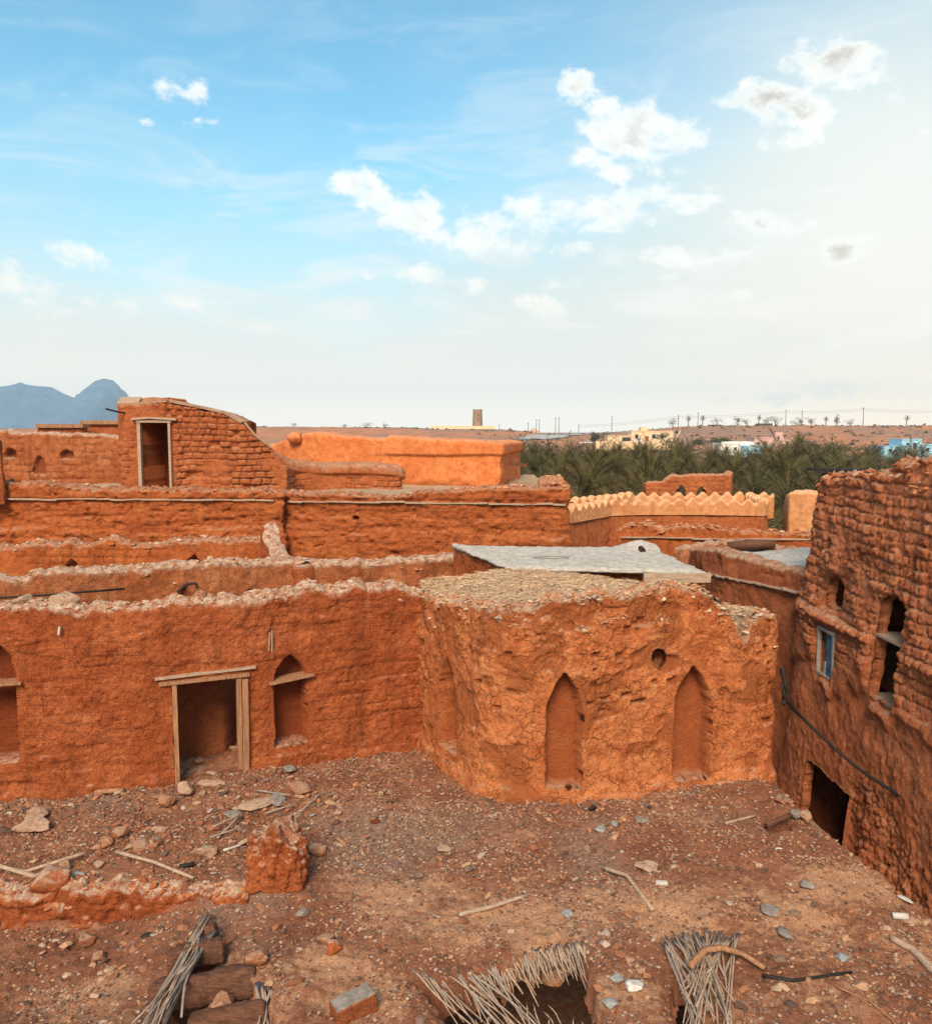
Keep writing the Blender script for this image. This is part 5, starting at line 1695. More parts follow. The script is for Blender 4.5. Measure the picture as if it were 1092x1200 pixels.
# ---- hole with beams
def beam(a, b, w, hgt, label, seed):
    mb = MB()
    pts = [a * (1 - t) + b * t for t in np.linspace(0, 1, 9)]
    a_, b_ = np.array(a), np.array(b)
    pts = [np.array(a) * (1 - t) + np.array(b) * t for t in np.linspace(0, 1, 46)]
    mb.tube(pts, [w] * 46, 28)
    V_ = np.array(mb.v)
    V_ = V_.reshape(46, 28, 3); ctr = np.array(pts)[:, None]
    dv = V_ - ctr
    an = np.arange(28) / 28 * 2 * PI
    sq = 1 / np.maximum(np.abs(np.cos(an + .3)), np.abs(np.sin(an + .3))) ** .75
    ii_ = np.arange(46)[:, None] / 5.0
    nz_ = .12 * fbm(ii_ + seed * 9 + 0 * an[None], np.cos(an)[None] * 1.2, np.sin(an)[None] * 1.2, 3, seed) + .10 * fbm(ii_ * .5 + seed, np.cos(an)[None] * 5, np.sin(an)[None] * 5, 3, seed + 3)
    endr = 1 - .25 * np.exp(-np.minimum(np.arange(46), 45 - np.arange(46)) / 1.2)[:, None]
    V_ = ctr + dv * (.88 * sq[None] * endr * (1 + nz_))[..., None]
    mb.v = [tuple(q) for q in V_.reshape(-1, 3)]
    o = mb.build('roof_beam', M['beam_wood'], smooth=True)
    o.data.transform(Matrix.Diagonal((1, 1, hgt / w, 1)))
    return meta(o, label, 'beam')
beam(G(196, 1133, -.10), G(262, 1116, -.06), .13, .16, 'farthest short beam across the beam hole', 1)
beam(G(176, 1176, -.16), G(300, 1152, -.12), .15, .19, 'thick dark roof beam across the middle of the beam hole', 2)
beam(G(222, 1206, -.22), G(312, 1190, -.14), .13, .15, 'nearest beam of the hole, at the bottom edge', 3)
beam(G(228, 1100, -.08), G(254, 1093, -.02), .11, .12, 'stub of a beam in the top corner of the beam hole', 4)
for q in range(26):
    t = rr.random()
    x0, y0 = 245 + rr.uniform(-9, 7), 1086 + rr.uniform(-2, 34)
    if q < 15: e = (156 + rr.uniform(0, 22), 1205 + rr.uniform(-4, 20))
    else:
        x0, y0 = 236 + rr.uniform(-6, 8), 1105 + rr.uniform(-4, 14); e = (206 + rr.uniform(-12, 10), 1150 + rr.uniform(-12, 35))
    a, b = gh(x0, y0, .12 + rr.uniform(0, .12)), G(*e, .16 + rr.uniform(0, .12))
    rib(a, b, 'pale dry stick of the bunch lying along the beam hole', 'sticks lying along the left rim of the beam hole', rr.uniform(1.0, 1.9), rr=rr)
for q in range(9):
    a, b = gh(301 + q * 2.0 + rr.uniform(-1, 1), 1150 + rr.uniform(-4, 4), -.05), G(302 + q * 2.3, 1212, -.15)
    rib(a, b, 'dark upright palm rib at the right rim of the beam hole', 'palm ribs at the right rim of the beam hole', 1.5, rr=rr)
rock(203, 1117, .06, 'small orange stone resting on the bunch of pale sticks', 'stone', 'lump', .7, 90, c=gh(205, 1118, .10))
rock(250, 1178, .20, 'crumbled orange mud clinging to the thick dark beam', 'clod', 'lump', .7, 91, c=G(262, 1186, -.22))

# ---- cable over the alley
def bez(pts, n=40):
    pts = np.array(pts, float)
    t = np.linspace(0, len(pts) - 1, n)
    i = np.clip(t.astype(int), 0, len(pts) - 2)
    f = (t - i)[:, None]
    p0, p1, p2, p3 = pts[np.clip(i - 1, 0, None)], pts[i], pts[i + 1], pts[np.clip(i + 2, None, len(pts) - 1)]
    return .5 * (2 * p1 + (p2 - p0) * f + (2 * p0 - 5 * p1 + 4 * p2 - p3) * f ** 2 + (3 * p1 - p0 - 3 * p2 + p3) * f ** 3)
mb = MB()
mb.tube(bez([P(917, 800, 15.9), P(921, 820, 15.8), P(945, 846, 16), P(1000, 896, 15.4), P(1060, 936, 14.6), P(1110, 964, 14)]), .03, 6)
meta(mb.build('cable', M['cable'], smooth=True), 'black cable slung from the block corner down across the alley', 'cable')
mb = MB()
mb.tube(bez([P(916, 782, 16.0), P(920, 800, 15.9), P(922, 812, 15.9), P(917, 826, 15.8)]), [.05] * 40, 6, .8)
meta(mb.build('rag_knot', M['dark'], smooth=True), 'black rag knot where the cable meets the block corner', 'rag')
mb = MB()
mb.tube(bez([P(1003, 918, 16.3), P(1012, 928, 16.2), P(1019, 945, 16.1), P(1021, 966, 16.1)]), .022, 6)
meta(mb.build('hose', M['cable'], smooth=True), 'short black hose hanging beside the dark alley doorway', 'hose')
for q, (x0, y0, x1, y1, lab, mt) in enumerate(((-20, 702, 146, 690, 'straight black pole lying in front of the second wall, left', 'dark'),)):
    mb = MB(); mb.tube([W_ for W_ in (P(x0, y0, 16.2), P(60, 697, 16.6), P(x1, y1, 17.3))], .024, 6)
    meta(mb.build('pole', M[mt], smooth=True), lab, 'pole')
mb = MB(); mb.tube(bez([P(203, 705, 17.2), P(209, 693, 17.3), P(220, 685, 17.4), P(229, 684, 17.4), P(231, 690, 17.4)]), .03, 6)
meta(mb.build('bent_branch', M['dark'], smooth=True), 'bent black branch hooked against the second wall', 'branch')
mb = MB(); mb.bar(P(18, 679, 17.6), P(90, 668, 18.0), .4, .05); 
meta(bevel_obj(mb.build('flat_board', M['board']), .01), 'grey flat board lying on top of the second wall, left', 'board')

# ================================================================== far country
CREST_PX = [-4000, -200, 0, 280, 430, 600, 640, 690, 740, 800, 830, 1092, 1500, 4500]
CREST_PY = [502, 503, 503, 500.5, 501, 504, 509, 509, 505.5, 500.5, 499.5, 500, 499, 500]
R_CREST = 650.0
def terrain_z(x, y):
    x, y = np.asarray(x, float), np.asarray(y, float)
    r = np.hypot(x, y)
    yy = np.maximum(y, 1e-3)
    px = 546 + 1000 * np.clip(x / yy, -6, 6) * (CT + .09 * ST)
    py = np.interp(px, CREST_PX, CREST_PY)
    k = (600 - py) / 1000
    zc_ = CAMZ + R_CREST * (-ST + k * CT) / (CT + k * ST)
    zc_ = np.where(y > 0, zc_, 4)
    t = sm(300, R_CREST, r)
    z = -4 + (zc_ + 4) * t
    z = z + t * (1 - sm(.93, 1, t) * .8) * 2.2 * fbm(x / 60, y / 60, 0, 4, 401) * sm(0, .25, t) * (1 - sm(.85, 1, t))
    z = z + .5 * fbm(x / 24, y / 24, 3.0, 3, 402) * sm(260, 420, r)
    z = z - 6 * sm(760, 1500, r)
    return z
rings = np.concatenate([[.5, 6, 14, 25, 40, 60, 90, 130, 180, 230, 270], np.arange(300, 700, 9), np.arange(710, 1000, 30), [1100, 1300, 1600, 2000, 3000, 4500, 7000, 11000]])
azs = np.radians(np.concatenate([np.arange(-180, -45, 3), np.arange(-45, 45, .3), np.arange(45, 181, 3)]))
rr_, aa_ = np.meshgrid(rings, azs, indexing='ij')
X, Y = rr_ * np.sin(aa_), rr_ * np.cos(aa_)
Z = terrain_z(X, Y)
idx = np.arange(X.size).reshape(X.shape)
Q = np.stack([idx[:-1, :-1], idx[1:, :-1], idx[1:, 1:], idx[:-1, 1:]], -1).reshape(-1, 4)
m, nt, bs = nt_new('dry hillside')
k = N(nt)
g = k.n('ShaderNodeNewGeometry')
p = g.outputs['Position']
n1, n2, n3 = k.noise(k.vmul(p, (1, 1, 3)), .012, 6, .6), k.noise(p, .09, 6, .65), k.noise(p, .7, 4, .7)
col = k.mix(k.rng(n1, .44, .6), (.32, .19, .13), (.46, .20, .10))
col = k.mix(k.rng(n2, .45, .65, 0, .7), col, (.22, .145, .11))
col = k.mix(k.rng(n3, .56, .68, 0, .6), col, (.07, .06, .04))
k.lk(col, bs.inputs['Base Color'])
k.lk(k.bump(k.math('ADD', n2, n3), 1.2, .6), bs.inputs['Normal'])
gr_ = place('ground', np.stack([X, Y, Z], -1).reshape(-1, 3), Q[:, ::-1], m)
gr_['kind'] = 'structure'

def land(px, py):
    """where the sight line of a photo point meets the far ground"""
    d = np.linspace(60, 900, 3000)
    r = ray(px, py)
    xs, zs2 = r[0] * d / r[1], CAMZ + r[2] * d / r[1]
    hit_ = zs2 <= terrain_z(xs, d)
    i = int(np.argmax(hit_)) if hit_.any() else int(np.argmin(np.abs(d - R_CREST)))
    if not hit_.any(): i = int(np.argmin(np.abs(d - R_CREST * .98)))
    return np.array((xs[i], d[i], float(terrain_z(xs[i], d[i]))))

# road up the slope
rd = []
for t in np.linspace(0, 1, 24):
    px = 604 + 78 * t
    a = land(px, 515.5 - 6 * t)
    rd.append((a, 7 + 10 * (1 - t)))
V = []
for a, w in rd:
    for s_ in (-.5, .5):
        y = a[1] + s_ * w * 1.6
        x = a[0]
        V.append((x, y, float(terrain_z(x, y)) + .5))
F = [(2 * i, 2 * i + 2, 2 * i + 3, 2 * i + 1) for i in range(23)]
o = place('road', V, F, plain('pale asphalt', (.34, .34, .34), .8, .15, 3)); o['kind'] = 'structure'

# ---- mountains
m, nt, bs = nt_new('haze-blue mountain rock')
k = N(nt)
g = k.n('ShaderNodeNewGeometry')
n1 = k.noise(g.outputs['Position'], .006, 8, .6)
k.lk(k.mix(k.rng(n1, .35, .65), (.025, .075, .15), (.06, .115, .19)), bs.inputs['Base Color'])  # blue of the distance haze is mixed into the rock colour
k.lk(k.bump(n1, 40, .7), bs.inputs['Normal'])
MD = 6000.0
mp = [(-420, 478), (-300, 452), (-180, 462), (-80, 448), (0, 450.5), (12, 449), (24, 445.5), (32, 448.5), (45, 450), (60, 451), (75, 459), (88, 464), (94, 463), (101, 452), (110, 444.5), (121, 441), (132, 443), (140, 450), (144, 460), (146, 478), (148, 497), (156, 503), (170, 505), (300, 506)]
xs = np.linspace(-4300, -1300, 380)
hs = np.interp(xs, [P(a, b, MD)[0] for a, b in mp], [P(a, b, MD)[2] for a, b in mp])
ys = np.linspace(-1, 1, 121)
X, Yt = np.meshgrid(xs, ys, indexing='ij')
fall = np.where(np.abs(Yt) < .03, 1, np.clip(1 - (np.abs(Yt) - .03) / .97, 0, 1) ** 1.25)
Yw = MD + Yt * 900 + 0 * X
rg_ = 1 - np.abs(fbm(X / 300, Yw / 300, 0, 5, 411))
Hh = np.clip(hs, 0, None)[:, None] * np.clip(fall * (.72 + .38 * rg_ * (1 - np.exp(-(Yt / .12) ** 2))) + .28 * np.exp(-(Yt / .05) ** 2) * fall, 0, 1.0) - 14
idx = np.arange(X.size).reshape(X.shape)
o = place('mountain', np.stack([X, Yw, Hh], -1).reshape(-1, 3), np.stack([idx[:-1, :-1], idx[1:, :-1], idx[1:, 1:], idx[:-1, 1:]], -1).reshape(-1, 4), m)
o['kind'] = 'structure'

# ---- date palms
def frond_mat():
    m, nt, bs = nt_new('dusty palm leaf')
    k = N(nt)
    oi = k.n('ShaderNodeObjectInfo')
    g = k.n('ShaderNodeNewGeometry')
    c = k.mix(oi.outputs['Random'], (.042, .044, .013), (.100, .078, .026))
    c = k.mix(k.rng(g.outputs['Random Per Island'], .2, 1, 0, .5), c, (.16, .135, .07))
    n = k.noise(g.outputs['Position'], .6, 3, .5)
    c = k.mix(k.rng(n, .45, .7, 0, .5), c, (.045, .055, .028))
    da = k.n('ShaderNodeAttribute', attribute_name='dead')
    c = k.mix(k.math('MULTIPLY', da.outputs['Fac'], .9), c, (.17, .105, .055))
    k.lk(c, bs.inputs['Base Color'])
    bs.inputs['Roughness'].default_value = .8
    bs.inputs['Specular IOR Level'].default_value = .12
    return m
M['frond'] = frond_mat()
M['deadfrond'] = plain('dead palm frond', (.20, .13, .075), .8, .3, 3)
M['trunk'] = plain('palm trunk', (.115, .085, .062), .95, .4, 6, .05)
M['leafdark'] = plain('dark leaves', (.055, .062, .032), .6, .45, .6)
M['leafdry'] = plain('dry scrub leaves', (.13, .115, .06), .7, .4, .8)
def palm_crown_geo(seed, nf=46, L=3.1, nl=17):
    r = np.random.default_rng(seed)
    V, F, A = [], [], []
    nv = 0
    for f in range(nf):
        az = f * 2.39996 + r.uniform(-.2, .2)
        e0 = math.radians(84 - 112 * (f / nf) ** .85 + r.uniform(-9, 9))
        Lf = L * r.uniform(.82, 1.1)
        bend = r.uniform(1.4, 2.3)
        p = np.zeros(3)
        pts = [p.copy()]
        el = e0
        for s_ in range(8):
            p = p + Lf / 8 * np.array((math.cos(el), 0, math.sin(el)))
            pts.append(p.copy())
            el -= bend / 8 * (.6 + .8 * s_ / 8) * (.5 + math.cos(e0) * .7)
        pts = np.array(pts)
        ca, sa = math.cos(az), math.sin(az)
        t = np.linspace(.12, 1, nl)
        q = np.stack([np.interp(t, np.linspace(0, 1, 9), pts[:, i]) for i in range(3)], -1)
        tg = np.gradient(q, axis=0)
        tg /= np.linalg.norm(tg, axis=1, keepdims=True)
        nrm = np.stack([-tg[:, 2], 0 * t, tg[:, 0]], -1)
        ll = .54 * np.sin(PI * np.clip(t * .8 + .17, 0, 1)) ** .7 * r.uniform(.85, 1.15, nl)
        vs = []
        for sd in (-1, 1):
            d = tg * .62 + np.array((0, sd * .75, 0)) + nrm * .35
            d /= np.linalg.norm(d, axis=1, keepdims=True)
            tip = q + d * ll[:, None] - np.array((0, 0, .10)) * ll[:, None] + r.uniform(-.03, .03, (nl, 3))
            w = tg * .030
            vs.append(np.stack([q - w, q + w, tip], 1).reshape(-1, 3))
        vv = np.concatenate(vs)
        F.append(np.arange(nv, nv + len(vv)).reshape(-1, 3))
        nv += len(vv)
        # midrib as a thin blade
        rb = np.stack([pts + (0, .02, 0), pts - (0, .02, 0)], 1).reshape(-1, 3)
        vv = np.concatenate([vv, rb])
        qd = np.array([(nv + 2 * i, nv + 2 * i + 2, nv + 2 * i + 3) for i in range(8)] + [(nv + 2 * i, nv + 2 * i + 3, nv + 2 * i + 1) for i in range(8)])
        F.append(qd)
        nv += len(rb)
        x, y = vv[:, 0] * ca - vv[:, 1] * sa, vv[:, 0] * sa + vv[:, 1] * ca
        V.append(np.stack([x, y, vv[:, 2]], -1))
        A.append(np.full(len(vv), 1.0 if (f > nf * .84 and r.random() < .75) else (.35 if r.random() < .12 else 0.0)))
    return np.concatenate(V), np.concatenate(F), np.concatenate(A)
def trunk_geo(H, r0=.26, seed=0):
    mb = MB()
    pts = [(.15 * math.sin(i * .4 + seed), .12 * math.sin(i * .3 + 2 * seed), H * i / 14) for i in range(15)]
    mb.tube(pts, [r0 * (1.25 - .35 * i / 14) * (1 + .12 * (i % 2)) for i in range(15)], 8, .15)
    return mb
PALMS = []
for s_ in range(4):
    V, F, A_d = palm_crown_geo(s_ + 1, 56 + 4 * s_, 3.0 + .15 * s_)
    PALMS.append((make_mesh('palm_crown', V, F, M['frond'], False, {'dead': A_d}),))
tg_ = trunk_geo(6.6)
TRUNK = make_mesh('palm_trunk', tg_.v, tg_.f, M['trunk'], True)
def palm(x, y, z, H, sc, kind, rz, label, group):
    root = bpy.data.objects.new('date_palm', None)
    COL.objects.link(root)
    root.location = (x, y, z)
    root.rotation_euler = (.09 * math.sin(rz * 7), .09 * math.cos(rz * 5), rz)
    meta(root, label, 'palm tree', group)
    t = bpy.data.objects.new('trunk', TRUNK); COL.objects.link(t); t.parent = root
    t.scale = (1, 1, H / 6.6)
    c = bpy.data.objects.new('crown', PALMS[kind][0]); COL.objects.link(c); c.parent = root
    c.location = (.15 * math.sin(5.6), .12 * math.sin(4.2), H - .05)
    c.scale = (sc, sc, sc)
    return root
rr = random.Random(77)
npalm = 0
d = 46.0
while d < 215:
    step = 5.0 + d * .013
    x0, x1 = (585 - 546) / 1000 * d, (1085 - 546) / 1000 * d
    x = x0 + rr.uniform(0, step)
    while x < x1:
        xx, yy = x + rr.uniform(-1.4, 1.4), d + rr.uniform(-2, 2)
        pxx = 546 + 1000 * xx / yy
        top_py = np.interp(yy, [46, 60, 90, 130, 215], [566, 545, 533, 527, 521])
        top_py = top_py + rr.uniform(-8, 12) - (6 if 880 < pxx < 960 and yy > 60 else 0)
        if not (yy < 52 and pxx < 890 and pxx > 745):
            top_py += (7 if pxx > 1000 else 4 if 835 < pxx < 930 and yy > 90 else 0)
            H = P(pxx, top_py, yy)[2] + 4.0 - 2.1
            palm(xx, yy, -4.0, max(H, 3.0), rr.uniform(1.05, 1.4), rr.randrange(4), rr.uniform(0, 6.28),
                 'date palm with dusty green fronds in the dense grove beyond the ruins', 'date palms of the grove')
            npalm += 1
        x += step
    d += 6.0 + d * .03
print('palms', npalm)
# dark understorey between trunks
def leaf_cloud(n, rad, seed, leaf=.16, shells=5):
    r = np.random.default_rng(seed)
    cen = r.normal(0, .42, (shells * 3, 3))
    ci = r.integers(0, len(cen), n)
    dv = r.normal(0, 1, (n, 3)); dv /= np.linalg.norm(dv, axis=1, keepdims=True)
    c = (cen[ci] + dv * (.26 + .16 * r.random((n, 1)))) * np.array(rad)
    a, b = r.normal(0, 1, (n, 3)), r.normal(0, 1, (n, 3))
    a /= np.linalg.norm(a, axis=1, keepdims=True); b /= np.linalg.norm(b, axis=1, keepdims=True)
    l = leaf * r.uniform(.6, 1.4, (n, 1))
    V = np.stack([c - a * l, c + b * l * .5, c + a * l, c - b * l * .5], 1).reshape(-1, 3)
    return V, np.arange(4 * n).reshape(n, 4)
def tree(loc, H, W, label, seed, mat='leafdark', kind='tree', n=700, cat='tree', group=None, name='scrub_tree'):
    root = empty(name, loc, label, cat, group)
    mb = MB()
    th = H * .45
    mb.tube([(loc[0], loc[1], loc[2] - .3), (loc[0] + .04 * H, loc[1], loc[2] + th * .6), (loc[0], loc[1], loc[2] + th)], [H * .05, H * .035, H * .03], 6)
    for q in range(4):
        an = q * 1.57 + seed
        mb.tube([(loc[0], loc[1], loc[2] + th * .8), (loc[0] + math.cos(an) * W * .25, loc[1] + math.sin(an) * W * .25, loc[2] + H * .75)], [H * .02, H * .01], 5)
    mb.build('trunk', M['trunk'], root)
    V, F = leaf_cloud(n, (W * .5, W * .5, H * .5), seed, H * .05 + .05)
    place('crown', V + np.array((loc[0], loc[1], loc[2] + H * .58)), F, M[mat], root, None, False)
    return root

# ---- houses and structures on the slope
def hmat(n, c, v=.12): return plain(n, c, .8, v, .8, 0, (1, 1, 1))
M['beige'] = hmat('beige render', (.70, .52, .33))
M['pink'] = hmat('pink render', (.55, .37, .33))
M['bluehouse'] = hmat('blue painted render', (.30, .55, .70))
M['whitehouse'] = hmat('white painted render', (.74, .74, .70))
M['winglass'] = plain('dark window glass', (.03, .035, .045), .15, .2, 3, 0, spec=.5)
M['greyroof'] = hmat('grey sheet', (.24, .25, .28))
M['reddoor'] = hmat('red brown door', (.26, .07, .04))
def box_px(mb, x0, x1, yt, yb, d, dep=8.0, zb=None):
    a, b = P(x0, yt, d), P(x1, yt, d)
    z0 = P(x0, yb, d)[2] if zb is None else zb
    mb.box(((a[0] + b[0]) / 2, d + dep / 2, (a[2] + z0) / 2), (b[0] - a[0], dep, a[2] - z0))
    return mb
def house(name, label, cat, d, blocks, feats, zb=None):
    """blocks: (x0,x1,ytop,ybottom,depth,material,part name, dy); feats: (x0,x1,yt,yb,material,name) on the front"""
    x0 = (min(b[0] for b in blocks) + max(b[1] for b in blocks)) / 2
    bs_ = P(x0, max(b[3] for b in blocks), d)
    root = empty(name, bs_, label, cat)
    for (a, b, yt, yb, dep, mt, nm, dy) in blocks:
        mb = MB(); box_px(mb, a, b, yt, yb, d + dy, dep)
        w = mb.build(nm, M[mt], root)
        if nm == 'wall':
            A, B = P(a, yt, d + dy), P(b, yt, d + dy)
            mb = MB()
            mb.bar((A[0] - .15, d + dy - .1, A[2] + .1), (B[0] + .15, d + dy - .1, B[2] + .1), .3, .35)
            mb.bar((A[0] + .02, d + dy + .06, A[2] + .1), (A[0] + .02, d + dy + dep, A[2] + .1), .3, .345)
            mb.bar((B[0] - .02, d + dy + .06, B[2] + .1), (B[0] - .02, d + dy + dep, B[2] + .1), .3, .345)
            mb.build('roof_edge', M[mt], w)
    for (a, b, yt, yb, mt, nm, dy) in feats:
        A, B, C_ = P(a, yt, d + dy), P(b, yt, d + dy), P(a, yb, d + dy)
        mb = MB()
        mb.box(((A[0] + B[0]) / 2, d + dy - .03, (A[2] + C_[2]) / 2), (B[0] - A[0], .16, A[2] - C_[2]))
        f = mb.build(nm, M[mt], root)
        if nm == 'window':
            mb = MB(); mb.bar((A[0] - .2, d + dy - .16, C_[2] - .1), (B[0] + .2, d + dy - .16, C_[2] - .1), .25, .16); mb.build('sill', M['whitehouse'], f)
    return root
house('beige_house', 'beige walled house with a small tower and car port on the far slope', 'house', 360,
      [(740, 789, 505.5, 522, 10, 'beige', 'wall', 0), (751, 759, 500.5, 505, 5, 'beige', 'tower', 1), (712, 741, 511, 522, 8, 'beige', 'wall', -2), (698, 790, 517, 527, .5, 'beige', 'boundary_wall', -14)],
      [(744, 748, 509, 514, 'winglass', 'window', 0), (764, 768, 509, 514, 'winglass', 'window', 0), (774, 778, 509, 514, 'winglass', 'window', 0), (756, 760, 511, 518, 'reddoor', 'door', 0), (729, 739, 512.5, 518, 'winglass', 'garage_door', -2)])
bw = MB()
a, b = P(790, 520, 346), P(797, 504, 420)
bw.bar((a[0], a[1], a[2] - 2), (b[0], b[1], b[2] - 2), .5, 4.0)
meta(bw.build('boundary_wall', M['beige']), 'beige boundary wall climbing the slope right of the walled house', 'wall')
house('pale_house', 'long low white and light blue house among the palms', 'house', 300,
      [(845, 880, 520, 535, 10, 'whitehouse', 'wall', 0), (872, 901, 523, 535, 8, 'bluehouse', 'wall', -4), (850, 884, 517.5, 521, 5, 'whitehouse', 'roof_room', 3)],
      [(850, 853, 524, 528, 'winglass', 'window', 0), (860, 863, 524, 528, 'winglass', 'window', 0), (884, 887, 526, 530, 'winglass', 'window', -4)])
house('pink_house', 'pink house with a square water tower among the palms', 'house', 330,
      [(884, 909, 513, 532, 10, 'pink', 'wall', 0), (908, 918, 506.5, 532, 4, 'pink', 'tower', -1), (917, 930, 514, 532, 7, 'pink', 'wall', 1)],
      [(894, 899, 517, 521, 'reddoor', 'window', 0), (911, 913, 511, 515, 'winglass', 'window', -1), (887, 890, 518, 521, 'winglass', 'window', 0), (921, 924, 517, 521, 'winglass', 'window', 1)])
house('blue_house', 'light blue two-storey house at the right end of the grove', 'house', 300,
      [(1036, 1058, 523, 542, 9, 'bluehouse', 'wall', 0), (1057, 1080, 515, 542, 9, 'bluehouse', 'wall', -1), (1080, 1120, 521, 542, 9, 'bluehouse', 'wall', 1)],
      [(1070, 1074, 519, 526, 'winglass', 'window', -1), (1062, 1065, 519, 522, 'winglass', 'window', -1), (1041, 1045, 526, 530, 'winglass', 'window', 0), (1085, 1089, 525, 529, 'winglass', 'window', 1)])
house('long_shed', 'long flat warehouse with beige fascia and grey front, below the stone tower', 'shed', 620,
      [(496, 581, 503, 516, 20, 'greyroof', 'wall', 0), (504, 580, 499, 503, 18, 'beige', 'fascia', -1)],
      [(512, 518, 505.5, 509, 'winglass', 'window', 0), (530, 536, 505.5, 509, 'winglass', 'window', 0), (550, 556, 505.5, 509, 'winglass', 'window', 0)])
house('far_house', 'tiny pinkish house at the top of the pale road', 'house', 640,
      [(618, 632, 505, 512, 10, 'pink', 'wall', 0), (623, 628, 502, 505, 5, 'pink', 'roof_room', 0)], [(621, 623, 507, 509, 'winglass', 'window', 0)])
for q, (x0, x1, yt, lab) in enumerate(((832, 845, 498, 'left of two small dark sheds on the ridge, between thin trees'), (889, 905, 496.5, 'right, wider of two small dark sheds on the ridge under trees'))):
    house('ridge_shed', lab, 'shed', 636, [(x0, x1, yt, 503, 6, 'leafdark', 'wall', 0)], [(x0 + 2, x1 - 3, yt + 1, 501, 'trunk', 'door', 0)])
# stone watchtower
tw = P(559.5, 500, 640)
root = empty('watch_tower', (tw[0], tw[1], tw[2] - 3), 'lone brown stone tower standing on the skyline', 'tower')
mb = MB()
zt_ = P(560, 480.5, 640)[2]
mb.tube([(tw[0], tw[1], tw[2] - 3), (tw[0], tw[1], (tw[2] + zt_) / 2), (tw[0], tw[1], zt_)], [3.9, 3.6, 3.35], 24)
M['towerstone'] = plain('tower stone', (.25, .17, .12), .95, .35, 1.5, .1)
sh_ = mb.build('shaft', M['towerstone'], root)
mb = MB()
for q in range(10):
    an = q * PI / 5
    mb.box((tw[0] + 3.1 * math.cos(an), tw[1] + 3.1 * math.sin(an), zt_ + .3), (.7, 1.1, .7), an)
mb.build('parapet', M['towerstone'], root)
for zz in (.45, .7):
    mb = MB(); mb.box((tw[0] + .4, tw[1] - 3.65, tw[2] * (1 - zz) + zt_ * zz), (.7, .5, 1.1)); mb.build('window', M['winglass'], root)

# poles and wires on the skyline
pol = [(585, 497), (619, 495), (628.5, 491), (632, 491), (651, 489), (655, 489), (678, 497), (717, 487), (795, 486), (818, 483), (921, 480), (940, 481), (1012, 477)]
WH = ['thin pole above the right end of the plastered building', 'short pole left of the tiny pinkish house', 'left pole of the left pair by the tiny house', 'right pole of the left pair by the tiny house', 'left pole of the taller pair over the pale road', 'right pole of the taller pair over the pale road',
      'short pole left of the walled house', 'tall thin pole above the left boundary wall of the beige house', 'pole above the right corner of the beige house', 'tall mast right of the beige house', 'left of two poles above the pink house', 'right of two poles above the pink house', 'tallest thin mast near the right end of the ridge']
tops = {}
for (px, py), lab in zip(pol, WH):
    d = 610.0
    t = P(px, py, d)
    root = empty('utility_pole', (t[0], d, float(terrain_z(t[0], d)) - .2), lab, 'pole')
    mb = MB(); mb.tube([(t[0], d, float(terrain_z(t[0], d)) - .5), tuple(t)], [.26, .17], 6)
    mb.build('shaft', M['trunk'], root)
    mb = MB(); mb.bar((t[0] - .9, d, t[2] - .8), (t[0] + .9, d, t[2] - .8), .16, .16); mb.build('crossarm', M['trunk'], root)
    tops[px] = t
wl = [tops[678], tops[795], tops[921], tops[1012], P(1130, 479, 610)]
for q, (dz, lab) in enumerate(((-1.0, 'upper overhead wire along the ridge'), (-2.2, 'lower overhead wire along the ridge'))):
    mb = MB()
    pts = []
    for a, b in zip(wl[:-1], wl[1:]):
        for t in np.linspace(0, 1, 7, endpoint=False):
            c = a * (1 - t) + b * t
            pts.append((c[0], c[1] - .1, c[2] + dz - 2.0 * t * (1 - t) * 2))
    mb.tube(pts, .06, 4)
    meta(mb.build('overhead_wire', M['trunk']), lab, 'wire')

# trees along the ridge and round the houses
def ridge_palm(px, py, d, lab, group=None):
    z = float(terrain_z(P(px, 500, d)[0], d))
    t = P(px, py, d)
    H = t[2] - z
    palm(t[0], d, z, max(H - 1.2, 2.5), .9, int(px) % 4, px, lab, group)
ridge_palm(968, 488.5, 640, 'single palm with a thick crown on the ridge above the pink house')
ridge_palm(1062, 487.5, 640, 'single palm near the right end of the ridge')
ridge_palm(889, 487, 636, 'palm rising over the wider dark shed on the ridge')
ridge_palm(807, 488, 636, 'ragged palm at the left end of the ridge tree row')
ridge_palm(823, 487.5, 636, 'second ragged palm from the left in the ridge tree row')
for q, px in enumerate((788, 840, 864, 874, 898, 908, 932, 938, 950, 980)):
    t = P(px, 500, 640)
    tree((t[0], 640, float(terrain_z(t[0], 640))), rr.uniform(5, 8), rr.uniform(6, 10), 'small thin-crowned thorn tree in the ridge row', 500 + q, 'leafdry', n=260, group='thorn trees along the ridge')
for px, w, hh, lab in ((996, 9, 5, 'umbrella-crowned tree with a flat top near the right end of the ridge'), (430, 11, 4, 'flat-crowned acacia on the skyline above the plastered building'), (345, 5, 3, 'small round bush on the skyline beside the curved parapet'), (404, 4, 3, 'tiny skyline bush left of the flat-crowned acacia'), (452, 5, 3, 'skyline bush right of the flat-crowned acacia')):
    t = P(px, 500, 640)
    o = tree((t[0], 640, float(terrain_z(t[0], 640))), hh, w, lab, 520 + px, 'leafdry' if px > 900 else 'leafdark', n=300)
